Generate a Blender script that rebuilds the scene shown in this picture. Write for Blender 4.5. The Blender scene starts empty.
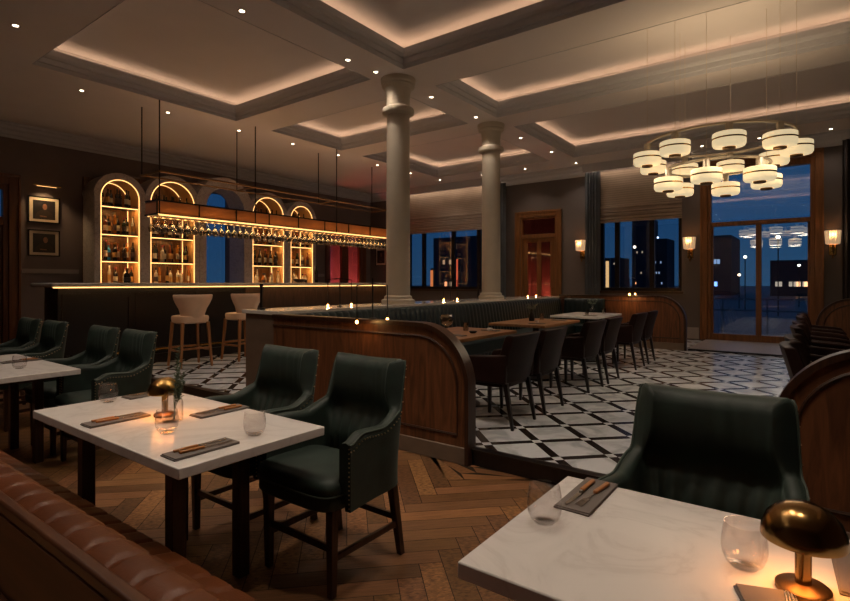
import bpy, math, random
from mathutils import Vector, Matrix
random.seed(7)
PI = math.pi
col = bpy.context.scene.collection

# ------------------------------------------------------------------ materials
def new_mat(name):
    m = bpy.data.materials.new(name); m.use_nodes = True
    return m, m.node_tree.nodes, m.node_tree.links, m.node_tree.nodes['Principled BSDF']

def pmat(name, color, rough=.5, metal=0., noise=0., nscale=8., bump=0., bscale=60., sheen=0., coat=0., stretch=None, spec=None):
    m, N, L, b = new_mat(name)
    b.inputs['Base Color'].default_value = (*color, 1)
    b.inputs['Roughness'].default_value = rough
    b.inputs['Metallic'].default_value = metal
    if spec is not None: b.inputs['Specular IOR Level'].default_value = spec
    if sheen:
        b.inputs['Sheen Weight'].default_value = sheen
        b.inputs['Sheen Roughness'].default_value = .4
        b.inputs['Sheen Tint'].default_value = (*[min(1, c*4+.1) for c in color], 1)
    if coat:
        b.inputs['Coat Weight'].default_value = coat; b.inputs['Coat Roughness'].default_value = .15
    tc = N.new('ShaderNodeTexCoord'); src = tc.outputs['Object']
    if stretch:
        mp = N.new('ShaderNodeMapping'); mp.inputs['Scale'].default_value = stretch
        L.new(src, mp.inputs['Vector']); src = mp.outputs['Vector']
    if noise:
        n = N.new('ShaderNodeTexNoise'); n.inputs['Scale'].default_value = nscale; n.inputs['Detail'].default_value = 5
        L.new(src, n.inputs['Vector'])
        r = N.new('ShaderNodeValToRGB')
        r.color_ramp.elements[0].position = .3; r.color_ramp.elements[1].position = .7
        r.color_ramp.elements[0].color = (*[c*(1-noise) for c in color], 1)
        r.color_ramp.elements[1].color = (*[min(1, c*(1+noise)) for c in color], 1)
        L.new(n.outputs['Fac'], r.inputs['Fac']); L.new(r.outputs['Color'], b.inputs['Base Color'])
    if bump:
        n = N.new('ShaderNodeTexNoise'); n.inputs['Scale'].default_value = bscale; n.inputs['Detail'].default_value = 3
        L.new(src, n.inputs['Vector'])
        bp = N.new('ShaderNodeBump'); bp.inputs['Strength'].default_value = bump; bp.inputs['Distance'].default_value = .01
        L.new(n.outputs['Fac'], bp.inputs['Height']); L.new(bp.outputs['Normal'], b.inputs['Normal'])
    return m

def wood(name, dark, light, rough=.4, scale=(1, 1, 1), wscale=3., dist=6., coat=0.):
    """grain runs along the axis whose scale is small"""
    m, N, L, b = new_mat(name)
    tc = N.new('ShaderNodeTexCoord'); mp = N.new('ShaderNodeMapping'); mp.inputs['Scale'].default_value = scale
    L.new(tc.outputs['Object'], mp.inputs['Vector'])
    w = N.new('ShaderNodeTexNoise'); w.inputs['Scale'].default_value = wscale; w.inputs['Detail'].default_value = 8
    w.inputs['Distortion'].default_value = dist * .2
    L.new(mp.outputs['Vector'], w.inputs['Vector'])
    r = N.new('ShaderNodeValToRGB'); r.color_ramp.elements[0].position = .32; r.color_ramp.elements[1].position = .68
    r.color_ramp.elements[0].color = (*dark, 1); r.color_ramp.elements[1].color = (*light, 1)
    L.new(w.outputs['Fac'], r.inputs['Fac']); L.new(r.outputs['Color'], b.inputs['Base Color'])
    b.inputs['Roughness'].default_value = rough
    if coat: b.inputs['Coat Weight'].default_value = coat; b.inputs['Coat Roughness'].default_value = .2
    bp = N.new('ShaderNodeBump'); bp.inputs['Strength'].default_value = .15; bp.inputs['Distance'].default_value = .004
    L.new(w.outputs['Fac'], bp.inputs['Height']); L.new(bp.outputs['Normal'], b.inputs['Normal'])
    return m

def emit(name, color, strength):
    m, N, L, b = new_mat(name)
    b.inputs['Base Color'].default_value = (*color, 1)
    b.inputs['Emission Color'].default_value = (*color, 1)
    b.inputs['Emission Strength'].default_value = strength
    return m

def marble(name, base, vein, rough=.25, scale=3., amt=.5):
    m, N, L, b = new_mat(name)
    tc = N.new('ShaderNodeTexCoord')
    n1 = N.new('ShaderNodeTexNoise'); n1.inputs['Scale'].default_value = scale; n1.inputs['Detail'].default_value = 8
    n1.inputs['Distortion'].default_value = 1.6; n1.inputs['Roughness'].default_value = .6
    L.new(tc.outputs['Object'], n1.inputs['Vector'])
    r = N.new('ShaderNodeValToRGB'); e = r.color_ramp.elements
    mid = tuple(a*(1-amt)+v*amt for a, v in zip(base, vein))
    e[0].position = .40; e[0].color = (*base, 1); e[1].position = .56; e[1].color = (*base, 1)
    k = e.new(.485); k.color = (*mid, 1); k = e.new(.46); k.color = (*[x*.95 for x in base], 1); k = e.new(.51); k.color = (*[x*.96 for x in base], 1)
    L.new(n1.outputs['Fac'], r.inputs['Fac']); L.new(r.outputs['Color'], b.inputs['Base Color'])
    b.inputs['Roughness'].default_value = rough
    return m

def glass_mat(name, tint=(1, 1, 1), refl=.08, rough=.0, top=.85, pwr=2.5):
    """thin architectural glass: mostly clear, mirror-like at a glance"""
    m = bpy.data.materials.new(name); m.use_nodes = True
    N, L = m.node_tree.nodes, m.node_tree.links; N.clear()
    o = N.new('ShaderNodeOutputMaterial'); t = N.new('ShaderNodeBsdfTransparent'); g = N.new('ShaderNodeBsdfGlossy')
    t.inputs['Color'].default_value = (*tint, 1); g.inputs['Roughness'].default_value = rough
    lw = N.new('ShaderNodeLayerWeight'); lw.inputs['Blend'].default_value = .35
    mr = N.new('ShaderNodeMapRange'); mr.inputs['To Min'].default_value = refl; mr.inputs['To Max'].default_value = top
    pw = N.new('ShaderNodeMath'); pw.operation = 'POWER'; pw.inputs[1].default_value = pwr
    L.new(lw.outputs['Facing'], pw.inputs[0]); L.new(pw.outputs[0], mr.inputs['Value'])
    mx = N.new('ShaderNodeMixShader'); L.new(mr.outputs['Result'], mx.inputs['Fac'])
    L.new(t.outputs[0], mx.inputs[1]); L.new(g.outputs[0], mx.inputs[2]); L.new(mx.outputs[0], o.inputs['Surface'])
    return m

M = {}
M['wall'] = pmat('taupe_wall_paint', (.17, .13, .125), .7, noise=.06, nscale=2)
M['wall_far'] = pmat('grey_taupe_wall_paint', (.115, .095, .088), .7, noise=.06, nscale=2)
M['ceiling'] = pmat('beige_ceiling_plaster', (.66, .62, .62), .8, noise=.03, nscale=1.5)
M['mould'] = pmat('grey_moulding_paint', (.48, .49, .53), .6)
M['trim'] = pmat('pale_trim_paint', (.30, .26, .24), .5)
M['column'] = pmat('cream_column_paint', (.47, .42, .34), .38, noise=.05, nscale=4)
M['velvet'] = pmat('green_velvet', (.013, .026, .019), .62, noise=.35, nscale=9, bump=.08, bscale=300, sheen=.5)
M['velvet_pipe'] = pmat('green_piping', (.04, .06, .045), .6, sheen=.5)
M['banq'] = pmat('teal_velvet', (.004, .014, .015), .42, noise=.3, nscale=7, sheen=.15, spec=.35)
M['leather'] = pmat('brown_leather', (.018, .0075, .006), .46, noise=.3, nscale=6, bump=.08, bscale=120, spec=.12)
M['bench'] = pmat('cognac_leather', (.105, .030, .008), .36, noise=.25, nscale=5, bump=.1, bscale=140, spec=.4)
M['peach'] = pmat('cream_leather', (.80, .54, .36), .45, noise=.08, nscale=5, bump=.05, bscale=140)
M['dkwood'] = wood('dark_walnut', (.022, .009, .005), (.06, .024, .011), .35, (14, 14, 1.2))
M['blackwood'] = wood('ebony_wood', (.006, .004, .0035), (.013, .009, .007), .3, (14, 14, 1.2))
M['panel'] = wood('mahogany_panel', (.075, .028, .012), (.19, .075, .030), .4, (7, 7, .8), 2.0, 9)
M['doorwood'] = wood('oak_door', (.14, .055, .015), (.25, .10, .028), .4, (9, 9, .8), 2.2, 5)
M['leftdoor'] = wood('walnut_door', (.10, .032, .010), (.17, .058, .018), .4, (9, 9, .8), 2.2, 5)
M['stoolwood'] = wood('beech_leg', (.28, .11, .035), (.42, .18, .06), .4, (10, 10, 1))
M['tablewood'] = wood('oak_table_top', (.17, .07, .022), (.34, .15, .05), .42, (9, .8, 9), 3, 5)
M['rail'] = wood('rail_wood', (.06, .02, .008), (.12, .042, .015), .35, (.8, 9, 9), 3, 5, coat=.2)
M['barfront'] = pmat('dark_bar_paint', (.008, .006, .006), .35)
M['barwarm'] = wood('bar_side_wood', (.035, .018, .010), (.08, .04, .02), .4, (9, 9, .8))
M['marble'] = marble('white_marble', (.76, .73, .70), (.42, .38, .36), .24, 2.2, .25)
M['ledgemarble'] = marble('ledge_marble', (.74, .69, .63), (.4, .36, .32), .1, 4, .25)
M['barmarble'] = marble('bar_top_marble', (.60, .56, .52), (.25, .22, .2), .1, 4, .3)
M['archmarble'] = marble('grey_arch_marble', (.56, .49, .46), (.24, .20, .18), .3, 5, .7)
M['bronze'] = pmat('golden_bronze', (.34, .20, .07), .2, 1., noise=.2, nscale=18)
M['brass'] = pmat('aged_brass', (.50, .30, .09), .22, 1., noise=.15, nscale=20)
M['copper'] = pmat('dark_bronze', (.17, .095, .04), .4, 1.)
M['steel'] = pmat('steel', (.6, .57, .53), .25, 1.)
M['amber'] = pmat('amber_handle', (.42, .16, .04), .3, coat=.5)
M['black'] = pmat('black_metal', (.012, .01, .009), .4, .6)
M['napkin'] = pmat('taupe_linen', (.16, .135, .12), .8, bump=.1, bscale=500)
M['led'] = emit('warm_led', (1, .52, .17), 2.4)
M['cove'] = emit('cove_led', (1, .64, .38), 5)
M['spot'] = emit('downlight_lens', (1, .82, .6), 10)
M['spotring'] = pmat('downlight_rim', (.35, .3, .26), .4)
M['bulb'] = emit('candle_bulb', (1, .48, .12), 14)
M['shade'] = emit('cream_glass_shade', (1, .80, .47), .5)
M['opal'] = emit('opal_sconce_glass', (1, .70, .38), 1.6)
M['ribglass'] = emit('lit_ribbed_glass', (1, .66, .36), .28)
M['lampglow'] = emit('lamp_bulb', (1, .5, .16), 6)
M['glass'] = glass_mat('clear_glass', (.86, .82, .74), .28)
M['smoke'] = glass_mat('smoked_glass', (.97, .96, .955), .05)
M['pane'] = glass_mat('window_glass', (.62, .66, .72), .05, top=.45, pwr=4)
M['doorpane'] = glass_mat('door_glass', (.8, .85, .9), .20, top=.5, pwr=4)
M['amberglass'] = pmat('amber_rack_glass', (.50, .20, .07), .35, .0, noise=.25, nscale=3)
M['blind'] = None
M['curtain'] = pmat('grey_blue_curtain', (.10, .11, .125), .8, noise=.15, nscale=3)
M['dkcurtain'] = pmat('dark_curtain', (.028, .022, .022), .85)
M['nail'] = pmat('nailhead_brass', (.62, .48, .28), .3, 1.)
M['plant'] = pmat('sage_leaf', (.075, .11, .065), .6)
M['white'] = pmat('off_white_mat', (.62, .50, .36), .7)
M['picdark'] = pmat('dark_painting', (.014, .009, .007), .4, noise=.5, nscale=12)
M['skin'] = pmat('painted_flesh', (.22, .10, .05), .5, noise=.2, nscale=40)
M['cloth_p'] = pmat('painted_brown_coat', (.035, .02, .012), .5)
M['stone'] = pmat('grey_end_stone', (.17, .12, .085), .5, noise=.12, nscale=6)
M['redglass'] = emit('red_lit_pane', (1, .07, .03), .30)
M['bluewall'] = pmat('blue_passage_wall', (.05, .17, .42), .6)
M['asphalt'] = pmat('street_asphalt', (.03, .035, .05), .5, noise=.2)
M['liquid'] = pmat('amber_spirit', (.30, .09, .015), .1)

def blind_mat():
    m, N, L, b = new_mat('linen_blind')
    tc = N.new('ShaderNodeTexCoord')
    w = N.new('ShaderNodeTexWave'); w.bands_direction = 'Z'; w.inputs['Scale'].default_value = 6; w.inputs['Distortion'].default_value = .6
    n = N.new('ShaderNodeTexNoise'); n.inputs['Scale'].default_value = 5; n.inputs['Detail'].default_value = 4
    L.new(tc.outputs['Object'], w.inputs['Vector']); L.new(tc.outputs['Object'], n.inputs['Vector'])
    a = N.new('ShaderNodeMath'); a.operation = 'ADD'; L.new(w.outputs['Fac'], a.inputs[0]); L.new(n.outputs['Fac'], a.inputs[1])
    r = N.new('ShaderNodeValToRGB'); r.color_ramp.elements[0].color = (.21, .165, .135, 1); r.color_ramp.elements[1].color = (.36, .29, .235, 1)
    d = N.new('ShaderNodeMath'); d.operation = 'MULTIPLY'; d.inputs[1].default_value = .6
    L.new(a.outputs[0], d.inputs[0]); L.new(d.outputs[0], r.inputs['Fac']); L.new(r.outputs['Color'], b.inputs['Base Color'])
    b.inputs['Roughness'].default_value = .9
    return m
M['blind'] = blind_mat()

def floor_wood():
    m, N, L, b = new_mat('herringbone_oak')
    uv = N.new('ShaderNodeUVMap'); uv.uv_map = 'UVMap'
    at = N.new('ShaderNodeAttribute'); at.attribute_name = 'tone'
    mp = N.new('ShaderNodeMapping'); mp.inputs['Scale'].default_value = (1.6, 22, 1)
    L.new(uv.outputs['UV'], mp.inputs['Vector'])
    n = N.new('ShaderNodeTexNoise'); n.inputs['Scale'].default_value = 2.5; n.inputs['Detail'].default_value = 8; n.inputs['Distortion'].default_value = .8
    L.new(mp.outputs['Vector'], n.inputs['Vector'])
    r = N.new('ShaderNodeValToRGB'); e = r.color_ramp.elements
    e[0].position = .3; e[0].color = (.11, .045, .016, 1); e[1].position = .7; e[1].color = (.46, .225, .095, 1)
    L.new(n.outputs['Fac'], r.inputs['Fac'])
    mx = N.new('ShaderNodeMix'); mx.data_type = 'RGBA'; mx.blend_type = 'MULTIPLY'; mx.inputs['Factor'].default_value = 1
    L.new(r.outputs['Color'], mx.inputs['A']); L.new(at.outputs['Color'], mx.inputs['B'])
    L.new(mx.outputs['Result'], b.inputs['Base Color'])
    b.inputs['Roughness'].default_value = .42
    bp = N.new('ShaderNodeBump'); bp.inputs['Strength'].default_value = .25; bp.inputs['Distance'].default_value = .004
    L.new(n.outputs['Fac'], bp.inputs['Height']); L.new(bp.outputs['Normal'], b.inputs['Normal'])
    return m
M['floorwood'] = floor_wood()
M['groove'] = pmat('dark_floor_joint', (.014, .008, .005), .7)

def tile_mat():
    m, N, L, b = new_mat('lattice_marble_tile')
    tc = N.new('ShaderNodeTexCoord'); mp = N.new('ShaderNodeMapping')
    mp.inputs['Rotation'].default_value = (0, 0, -PI/4)
    L.new(tc.outputs['Object'], mp.inputs['Vector'])
    sp = N.new('ShaderNodeSeparateXYZ'); L.new(mp.outputs['Vector'], sp.inputs[0])
    def strip(out, off):
        a = N.new('ShaderNodeMath'); a.operation = 'ADD'; a.inputs[1].default_value = 41.5 - off + .035; L.new(out, a.inputs[0])
        mo = N.new('ShaderNodeMath'); mo.operation = 'MODULO'; mo.inputs[1].default_value = .415; L.new(a.outputs[0], mo.inputs[0])
        lt = N.new('ShaderNodeMath'); lt.operation = 'LESS_THAN'; lt.inputs[1].default_value = .07; L.new(mo.outputs[0], lt.inputs[0])
        return lt.outputs[0]
    su = strip(sp.outputs['X'], .27); sv = strip(sp.outputs['Y'], .325)
    d = N.new('ShaderNodeMath'); d.operation = 'SUBTRACT'; L.new(su, d.inputs[0]); L.new(sv, d.inputs[1])
    ab = N.new('ShaderNodeMath'); ab.operation = 'ABSOLUTE'; L.new(d.outputs[0], ab.inputs[0])
    n = N.new('ShaderNodeTexNoise'); n.inputs['Scale'].default_value = 3.5; n.inputs['Detail'].default_value = 8; n.inputs['Distortion'].default_value = 1.2
    L.new(tc.outputs['Object'], n.inputs['Vector'])
    r = N.new('ShaderNodeValToRGB'); e = r.color_ramp.elements
    e[0].position = .38; e[0].color = (.46, .49, .52, 1); e[1].position = .56; e[1].color = (.70, .73, .77, 1)
    L.new(n.outputs['Fac'], r.inputs['Fac'])
    mx = N.new('ShaderNodeMix'); mx.data_type = 'RGBA'; L.new(ab.outputs[0], mx.inputs['Factor'])
    L.new(r.outputs['Color'], mx.inputs['A']); mx.inputs['B'].default_value = (.017, .012, .010, 1)
    L.new(mx.outputs['Result'], b.inputs['Base Color'])
    b.inputs['Roughness'].default_value = .2
    b.inputs['Specular IOR Level'].default_value = .85
    return m
M['tile'] = tile_mat()

# ------------------------------------------------------------------ mesh builder
class MB:
    def __init__(s): s.v = []; s.f = []; s.mi = []; s.cur = 0; s.T = None
    def add(s, vs, fs):
        o = len(s.v)
        s.v += [tuple(s.T @ Vector(p)) if s.T else tuple(p) for p in vs]
        for f in fs: s.f.append([i+o for i in f]); s.mi.append(s.cur)
        return s
    def box(s, x0, x1, y0, y1, z0, z1):
        v = [(x0, y0, z0), (x1, y0, z0), (x1, y1, z0), (x0, y1, z0), (x0, y0, z1), (x1, y0, z1), (x1, y1, z1), (x0, y1, z1)]
        return s.add(v, [(0, 3, 2, 1), (4, 5, 6, 7), (0, 1, 5, 4), (1, 2, 6, 5), (2, 3, 7, 6), (3, 0, 4, 7)])
    def taper(s, c0, c1, a0, a1, b0=None, b1=None):
        """four-sided bar from centre c0 (half sizes a0,b0) to centre c1 (half sizes a1,b1)"""
        b0 = a0 if b0 is None else b0; b1 = a1 if b1 is None else b1
        v = []
        for c, a, b in ((c0, a0, b0), (c1, a1, b1)):
            v += [(c[0]-a, c[1]-b, c[2]), (c[0]+a, c[1]-b, c[2]), (c[0]+a, c[1]+b, c[2]), (c[0]-a, c[1]+b, c[2])]
        return s.add(v, [(0, 3, 2, 1), (4, 5, 6, 7), (0, 1, 5, 4), (1, 2, 6, 5), (2, 3, 7, 6), (3, 0, 4, 7)])
    def lathe(s, prof, cx=0, cy=0, cz=0, n=24, close=True):
        v = []; f = []
        for r, z in prof:
            for i in range(n):
                a = 2*PI*i/n; v.append((cx+r*math.cos(a), cy+r*math.sin(a), cz+z))
        for j in range(len(prof)-1):
            for i in range(n):
                k = (i+1) % n; f.append((j*n+i, j*n+k, (j+1)*n+k, (j+1)*n+i))
        if close:
            if prof[0][0] > 1e-4: f.append(tuple(reversed(range(n))))
            if prof[-1][0] > 1e-4: f.append(tuple((len(prof)-1)*n+i for i in range(n)))
        return s.add(v, f)
    def tube(s, pts, r, n=8, closed=False):
        pts = [Vector(p) for p in pts]; v = []; f = []; m = len(pts)
        up0 = None
        for i, p in enumerate(pts):
            a = pts[(i-1) % m] if (closed or i > 0) else p; b = pts[(i+1) % m] if (closed or i < m-1) else p
            t = (b-a).normalized()
            if up0 is None: up0 = Vector((0, 0, 1)) if abs(t.z) < .9 else Vector((1, 0, 0))
            x = t.cross(up0)
            if x.length < 1e-4: x = t.cross(Vector((0, 1, 0)))
            x.normalize(); y = x.cross(t).normalized()
            up0 = y
            rr = r[i] if isinstance(r, (list, tuple)) else r
            for k in range(n):
                a_ = 2*PI*k/n; v.append(p + x*rr*math.cos(a_) + y*rr*math.sin(a_))
        for i in range(m if closed else m-1):
            j = (i+1) % m
            for k in range(n):
                l = (k+1) % n; f.append((i*n+k, i*n+l, j*n+l, j*n+k))
        if not closed: f.append(tuple(reversed(range(n)))); f.append(tuple((m-1)*n+k for k in range(n)))
        return s.add(v, f)
    def prism(s, pts, lo, hi, axis='z'):
        """polygon pts (2-D) extruded along axis"""
        def mk(p, h):
            return {'z': (p[0], p[1], h), 'y': (p[0], h, p[1]), 'x': (h, p[0], p[1])}[axis]
        n = len(pts); v = [mk(p, lo) for p in pts] + [mk(p, hi) for p in pts]
        f = [tuple(reversed(range(n))), tuple(range(n, 2*n))] + [(i, (i+1) % n, n+(i+1) % n, n+i) for i in range(n)]
        return s.add(v, f)
    def grid(s, rows, wrap=False, caps=False):
        nr, nc = len(rows), len(rows[0]); v = [p for r in rows for p in r]; f = []
        for i in range(nr-1):
            for j in range(nc if wrap else nc-1):
                k = (j+1) % nc; f.append((i*nc+j, i*nc+k, (i+1)*nc+k, (i+1)*nc+j))
        if caps: f.append(tuple(reversed(range(nc)))); f.append(tuple((nr-1)*nc+j for j in range(nc)))
        return s.add(v, f)
    def build(s, name, mats, parent=None, smooth=True, bevel=0., seg=2, subsurf=0, angle=38):
        me = bpy.data.meshes.new(name); me.from_pydata(s.v, [], s.f)
        if not isinstance(mats, (list, tuple)): mats = [mats]
        for m in mats: me.materials.append(m)
        me.polygons.foreach_set('material_index', s.mi)
        import bmesh
        bm = bmesh.new(); bm.from_mesh(me); bmesh.ops.recalc_face_normals(bm, faces=bm.faces); bm.to_mesh(me); bm.free()
        if smooth:
            me.polygons.foreach_set('use_smooth', [True]*len(me.polygons))
            me.set_sharp_from_angle(angle=math.radians(angle))
        o = bpy.data.objects.new(name, me); col.objects.link(o)
        if bevel:
            b = o.modifiers.new('Bevel', 'BEVEL'); b.width = bevel; b.segments = seg; b.limit_method = 'ANGLE'; b.angle_limit = math.radians(40)
            b.harden_normals = False
        if subsurf:
            q = o.modifiers.new('Subsurf', 'SUBSURF'); q.levels = q.render_levels = subsurf
        if parent: o.parent = parent
        return o

def tag(o, label=None, cat=None, group=None, kind=None):
    if label: o['label'] = label
    if cat: o['category'] = cat
    if group: o['group'] = group
    if kind: o['kind'] = kind
    return o
def thing(name, label, cat, loc=(0, 0, 0), rz=0., group=None):
    o = bpy.data.objects.new(name, None); col.objects.link(o); o.location = loc; o.rotation_euler = (0, 0, rz)
    o.empty_display_size = .1
    return tag(o, label, cat, group)
def kids(o): return [c for c in col.objects if c.parent == o]
KID = {}
def tree(o):
    if o.name not in KID: KID[o.name] = [(c, [g for g in kids(c)]) for c in kids(o)]
    return KID[o.name]
def dup(o, loc, rz=0., label=None, group=None):
    t = tree(o)
    r = o.copy(); col.objects.link(r); r.location = loc; r.rotation_euler = (0, 0, rz)
    if label: r['label'] = label
    if group: r['group'] = group
    for c, gs in t:
        d = c.copy(); col.objects.link(d); d.parent = r
        for g in gs:
            e = g.copy(); col.objects.link(e); e.parent = d
    return r
def struct(o): o['kind'] = 'structure'; return o
ORD = 'first second third fourth fifth sixth seventh eighth ninth tenth eleventh twelfth thirteenth fourteenth fifteenth sixteenth seventeenth'.split()

FZ = .12   # raised tiled floor level
CZ = 4.30  # ceiling soffit
# ------------------------------------------------------------------ camera
cam = bpy.data.cameras.new('camera'); cam.sensor_width = 36; cam.lens = 36*526.2/850; cam.shift_y = -18/850; cam.clip_start = .02
co = bpy.data.objects.new('camera', cam); col.objects.link(co)
co.location = (0, 0, 1.40); co.rotation_euler = (PI/2, 0, math.radians(36.55)); bpy.context.scene.camera = co
# ------------------------------------------------------------------ room shell
def wall_boxes(mb, axis, t0, t1, a0, a1, z0, z1, opens):
    """wall slab between t0..t1 in thickness, a0..a1 along, with rectangular openings (a,b,zlo,zhi)"""
    opens = sorted(opens); cur = a0
    def B(p, q, lo, hi):
        if q-p < 1e-4 or hi-lo < 1e-4: return
        if axis == 'x': mb.box(p, q, t0, t1, lo, hi)
        else: mb.box(t0, t1, p, q, lo, hi)
    for a, b, lo, hi in opens:
        B(cur, a, z0, z1); B(a, b, z0, lo); B(a, b, hi, z1); cur = b
    B(cur, a1, z0, z1)
XL, XR, YN, YF = -11.9, 3.2, -2.0, 13.0
m = MB(); wall_boxes(m, 'x', YF, YF+.2, XL-.2, XR, 0, 4.9, [(-10.3, -7.2, 1.2, 4.08), (-6.42, -5.38, FZ, 3.15), (-4.25, -2.42, 1.2, 4.05), (-1.9, .0, .15, 3.9)])
struct(m.build('wall_far', M['wall_far'], smooth=False))
m = MB(); wall_boxes(m, 'y', XL-.2, XL, YN, YF, 0, 4.9, [(1.9, 3.2, 0, 3.2), (6.75, 7.75, 0, 3.62), (11.1, 12.6, FZ, 3.05)])
struct(m.build('wall_left', M['wall'], smooth=False))
struct(MB().box(XR, XR+.2, YN, YF+.2, 0, 4.9).build('wall_right', M['wall'], smooth=False))
struct(MB().box(XL-.2, XR+.2, YN-.2, YN, 0, 4.9).build('wall_near', M['wall'], smooth=False))

# ceiling with coffers
CX = [(-8.35, -5.08), (-4.5, 1.9)]; CY = [(2.5, 5.57), (6.32, 8.18), (8.84, 11.85)]
m = MB()
ys = [YN] + [v for c in CY for v in c] + [YF]
for i in range(len(ys)-1):
    if i % 2 == 0: m.box(XL, XR, ys[i], ys[i+1], CZ, CZ+.05)
    else:
        xs = [XL] + [v for c in CX for v in c] + [XR]
        for j in range(0, len(xs), 2): m.box(xs[j], xs[j+1], ys[i], ys[i+1], CZ, CZ+.05)
ceiling = struct(m.build('ceiling', M['ceiling'], smooth=False))
TOP = CZ+.36; EX = .13
for (x0, x1) in CX:
    for (y0, y1) in CY:
        m = MB(); a, b, c, d = x0-EX, x1+EX, y0-EX, y1+EX
        m.box(a, b, c, d, TOP, TOP+.04)
        m.box(a-.03, a, c, d, CZ+.05, TOP); m.box(b, b+.03, c, d, CZ+.05, TOP)
        m.box(a, b, c-.03, c, CZ+.05, TOP); m.box(a, b, d, d+.03, CZ+.05, TOP)
        m.build('coffer', M['ceiling'], ceiling, smooth=False)
        prof = [(.004, -.003), (.004, .05), (.025, .06), (.025, .12), (.05, .135), (.065, .17), (.065, .25), (.03, .25), (.03, .06)]
        rows = []
        for (px, py, sx, sy) in ((x0, y0, 1, 1), (x1, y0, -1, 1), (x1, y1, -1, -1), (x0, y1, 1, -1), (x0, y0, 1, 1)):
            rows.append([(px+sx*u, py+sy*u, CZ-.001+w) for u, w in prof])
        MB().grid(rows).build('coffer_moulding', M['mould'], ceiling, angle=20)
        m = MB(); e = .07
        for q in ((x0-e, x1+e, y0-e, y0-e+.02), (x0-e, x1+e, y1+e-.02, y1+e), (x0-e, x0-e+.02, y0-e+.03, y1+e-.03), (x1+e-.02, x1+e, y0-e+.03, y1+e-.03)):
            m.box(*q, CZ+.20, CZ+.215)
        m.build('cove_strip', M['cove'], ceiling, smooth=False)

# cornices, chair rail, skirting
def cornice(name, pts, inward, mat=None):
    prof = [(0, 4.06), (.025, 4.06), (.03, 4.10), (.07, 4.12), (.10, 4.17), (.16, 4.20), (.18, 4.24), (.24, 4.26), (.24, 4.30), (0, 4.30)]
    rows = [[(p[0]+inward[0]*u, p[1]+inward[1]*u, w) for u, w in prof] for p in pts]
    return struct(MB().grid(rows).build(name, mat or M['mould'], angle=25))
cornice('trim_1', [(XL, YN), (XL, YF)], (1, 0))
cornice('trim_2', [(XL, YF), (-10.45, YF)], (0, -1)); cornice('trim_3', [(-6.95, YF), (-4.6, YF)], (0, -1)); cornice('trim_4', [(-2.2, YF), (XR, YF)], (0, -1))
for i, (a, b) in enumerate(((-10.45, -6.95), (-4.6, -2.2))):      # pelmets with a light slot over the blinds
    pm = struct(MB().box(a, b, 12.70, 12.73, 4.10, 4.30).build('trim_%d' % (5+i), M['mould'], smooth=False))
    MB().box(a+.1, b-.1, 12.75, 12.765, 4.2, 4.215).build('light_strip', emit('pelmet_led_%d' % i, (1, .74, .50), 14), pm, smooth=False)
m = MB()
for a, b in ((YN, 1.72), (3.4, 4.35), (10.3, 10.93)): m.box(XL, XL+.03, a, b, 1.59, 1.645); m.box(XL, XL+.02, a, b, 1.575, 1.66)
struct(m.build('trim_7', M['trim'], smooth=False))
struct(MB().box(XL, -10.3, YF-.03, YF, 1.30, 1.36).build('trim_8', M['trim'], smooth=False))
m = MB().box(-2.42, -2.07, YF-.03, YF, .15, .40); m.box(.15, XR, YF-.03, YF, .15, .40)
struct(m.build('baseboard_far', M['trim'], smooth=False))

# floors
def in_view_floor(x, y): return -9.5 < x < 3.2 and -1.9 < y < 3.75
W, Lp = .118, .708; m = MB(); uvs = []; tones = []
c45 = math.cos(PI/4)
def rot(u, v): return ((u-v)*c45, (u+v)*c45)
for k in range(-150, 150):
    for n in range(-40, 40):
        bx = k*W + n*(Lp-W); by = k*W - n*(Lp+W)
        for (u0, v0, du, dv) in ((bx, by, Lp, W), (bx, by+W, W, Lp)):
            cx_, cy_ = rot(u0+du/2, v0+dv/2)
            if not in_view_floor(cx_, cy_): continue
            g = .002; q = [rot(u0+g, v0+g), rot(u0+du-g, v0+g), rot(u0+du-g, v0+dv-g), rot(u0+g, v0+dv-g)]
            q = [(x, min(y, 3.5)) for x, y in q]
            m.add([(x, y, 0.0) for x, y in q], [(0, 1, 2, 3)])
            o1, o2 = random.random()*50, random.random()*50
            uvs += ([(o1, o2), (o1+du, o2), (o1+du, o2+dv), (o1, o2+dv)] if du > dv else [(o1, o2+du), (o1, o2), (o1+dv, o2), (o1+dv, o2+du)])
            t = random.uniform(.45, 1.15); tones.append((t, t*random.uniform(.93, 1.03), t*random.uniform(.85, 1.05), 1))
o = bpy.data.meshes.new('floor'); o.from_pydata(m.v, [], m.f); o.materials.append(M['floorwood'])
ul = o.uv_layers.new(name='UVMap'); ca = o.color_attributes.new('tone', 'FLOAT_COLOR', 'CORNER')
for i, uvv in enumerate(uvs): ul.data[i].uv = uvv
for p in o.polygons:
    for li in p.loop_indices: ca.data[li].color = tones[p.index]
fl = bpy.data.objects.new('floor', o); col.objects.link(fl); struct(fl)
struct(MB().box(XL-1.5, XR, YN, 3.505, -.08, -.002).build('subfloor', M['groove'], smooth=False))
struct(MB().box(XL-1.5, XR, 3.50, YF+.2, -.06, FZ).build('tiled_floor', M['tile'], smooth=False))
m = MB().box(-8.3, XR, 3.46, 3.50, 0, FZ-.012).box(-8.3, XR, 3.45, 3.535, FZ-.012, FZ+.003)
struct(m.build('step_trim', M['blackwood'], smooth=False))
struct(MB().box(-1.93, XR, 11.0, YF+.2, FZ, FZ+.03).build('stone_floor', marble('threshold_stone', (.36, .33, .32), (.2, .18, .18), .35), smooth=False))
struct(MB().box(-1.93, XR, 10.95, 11.0, FZ, FZ+.028).build('threshold_trim', M['blackwood'], smooth=False))

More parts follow.
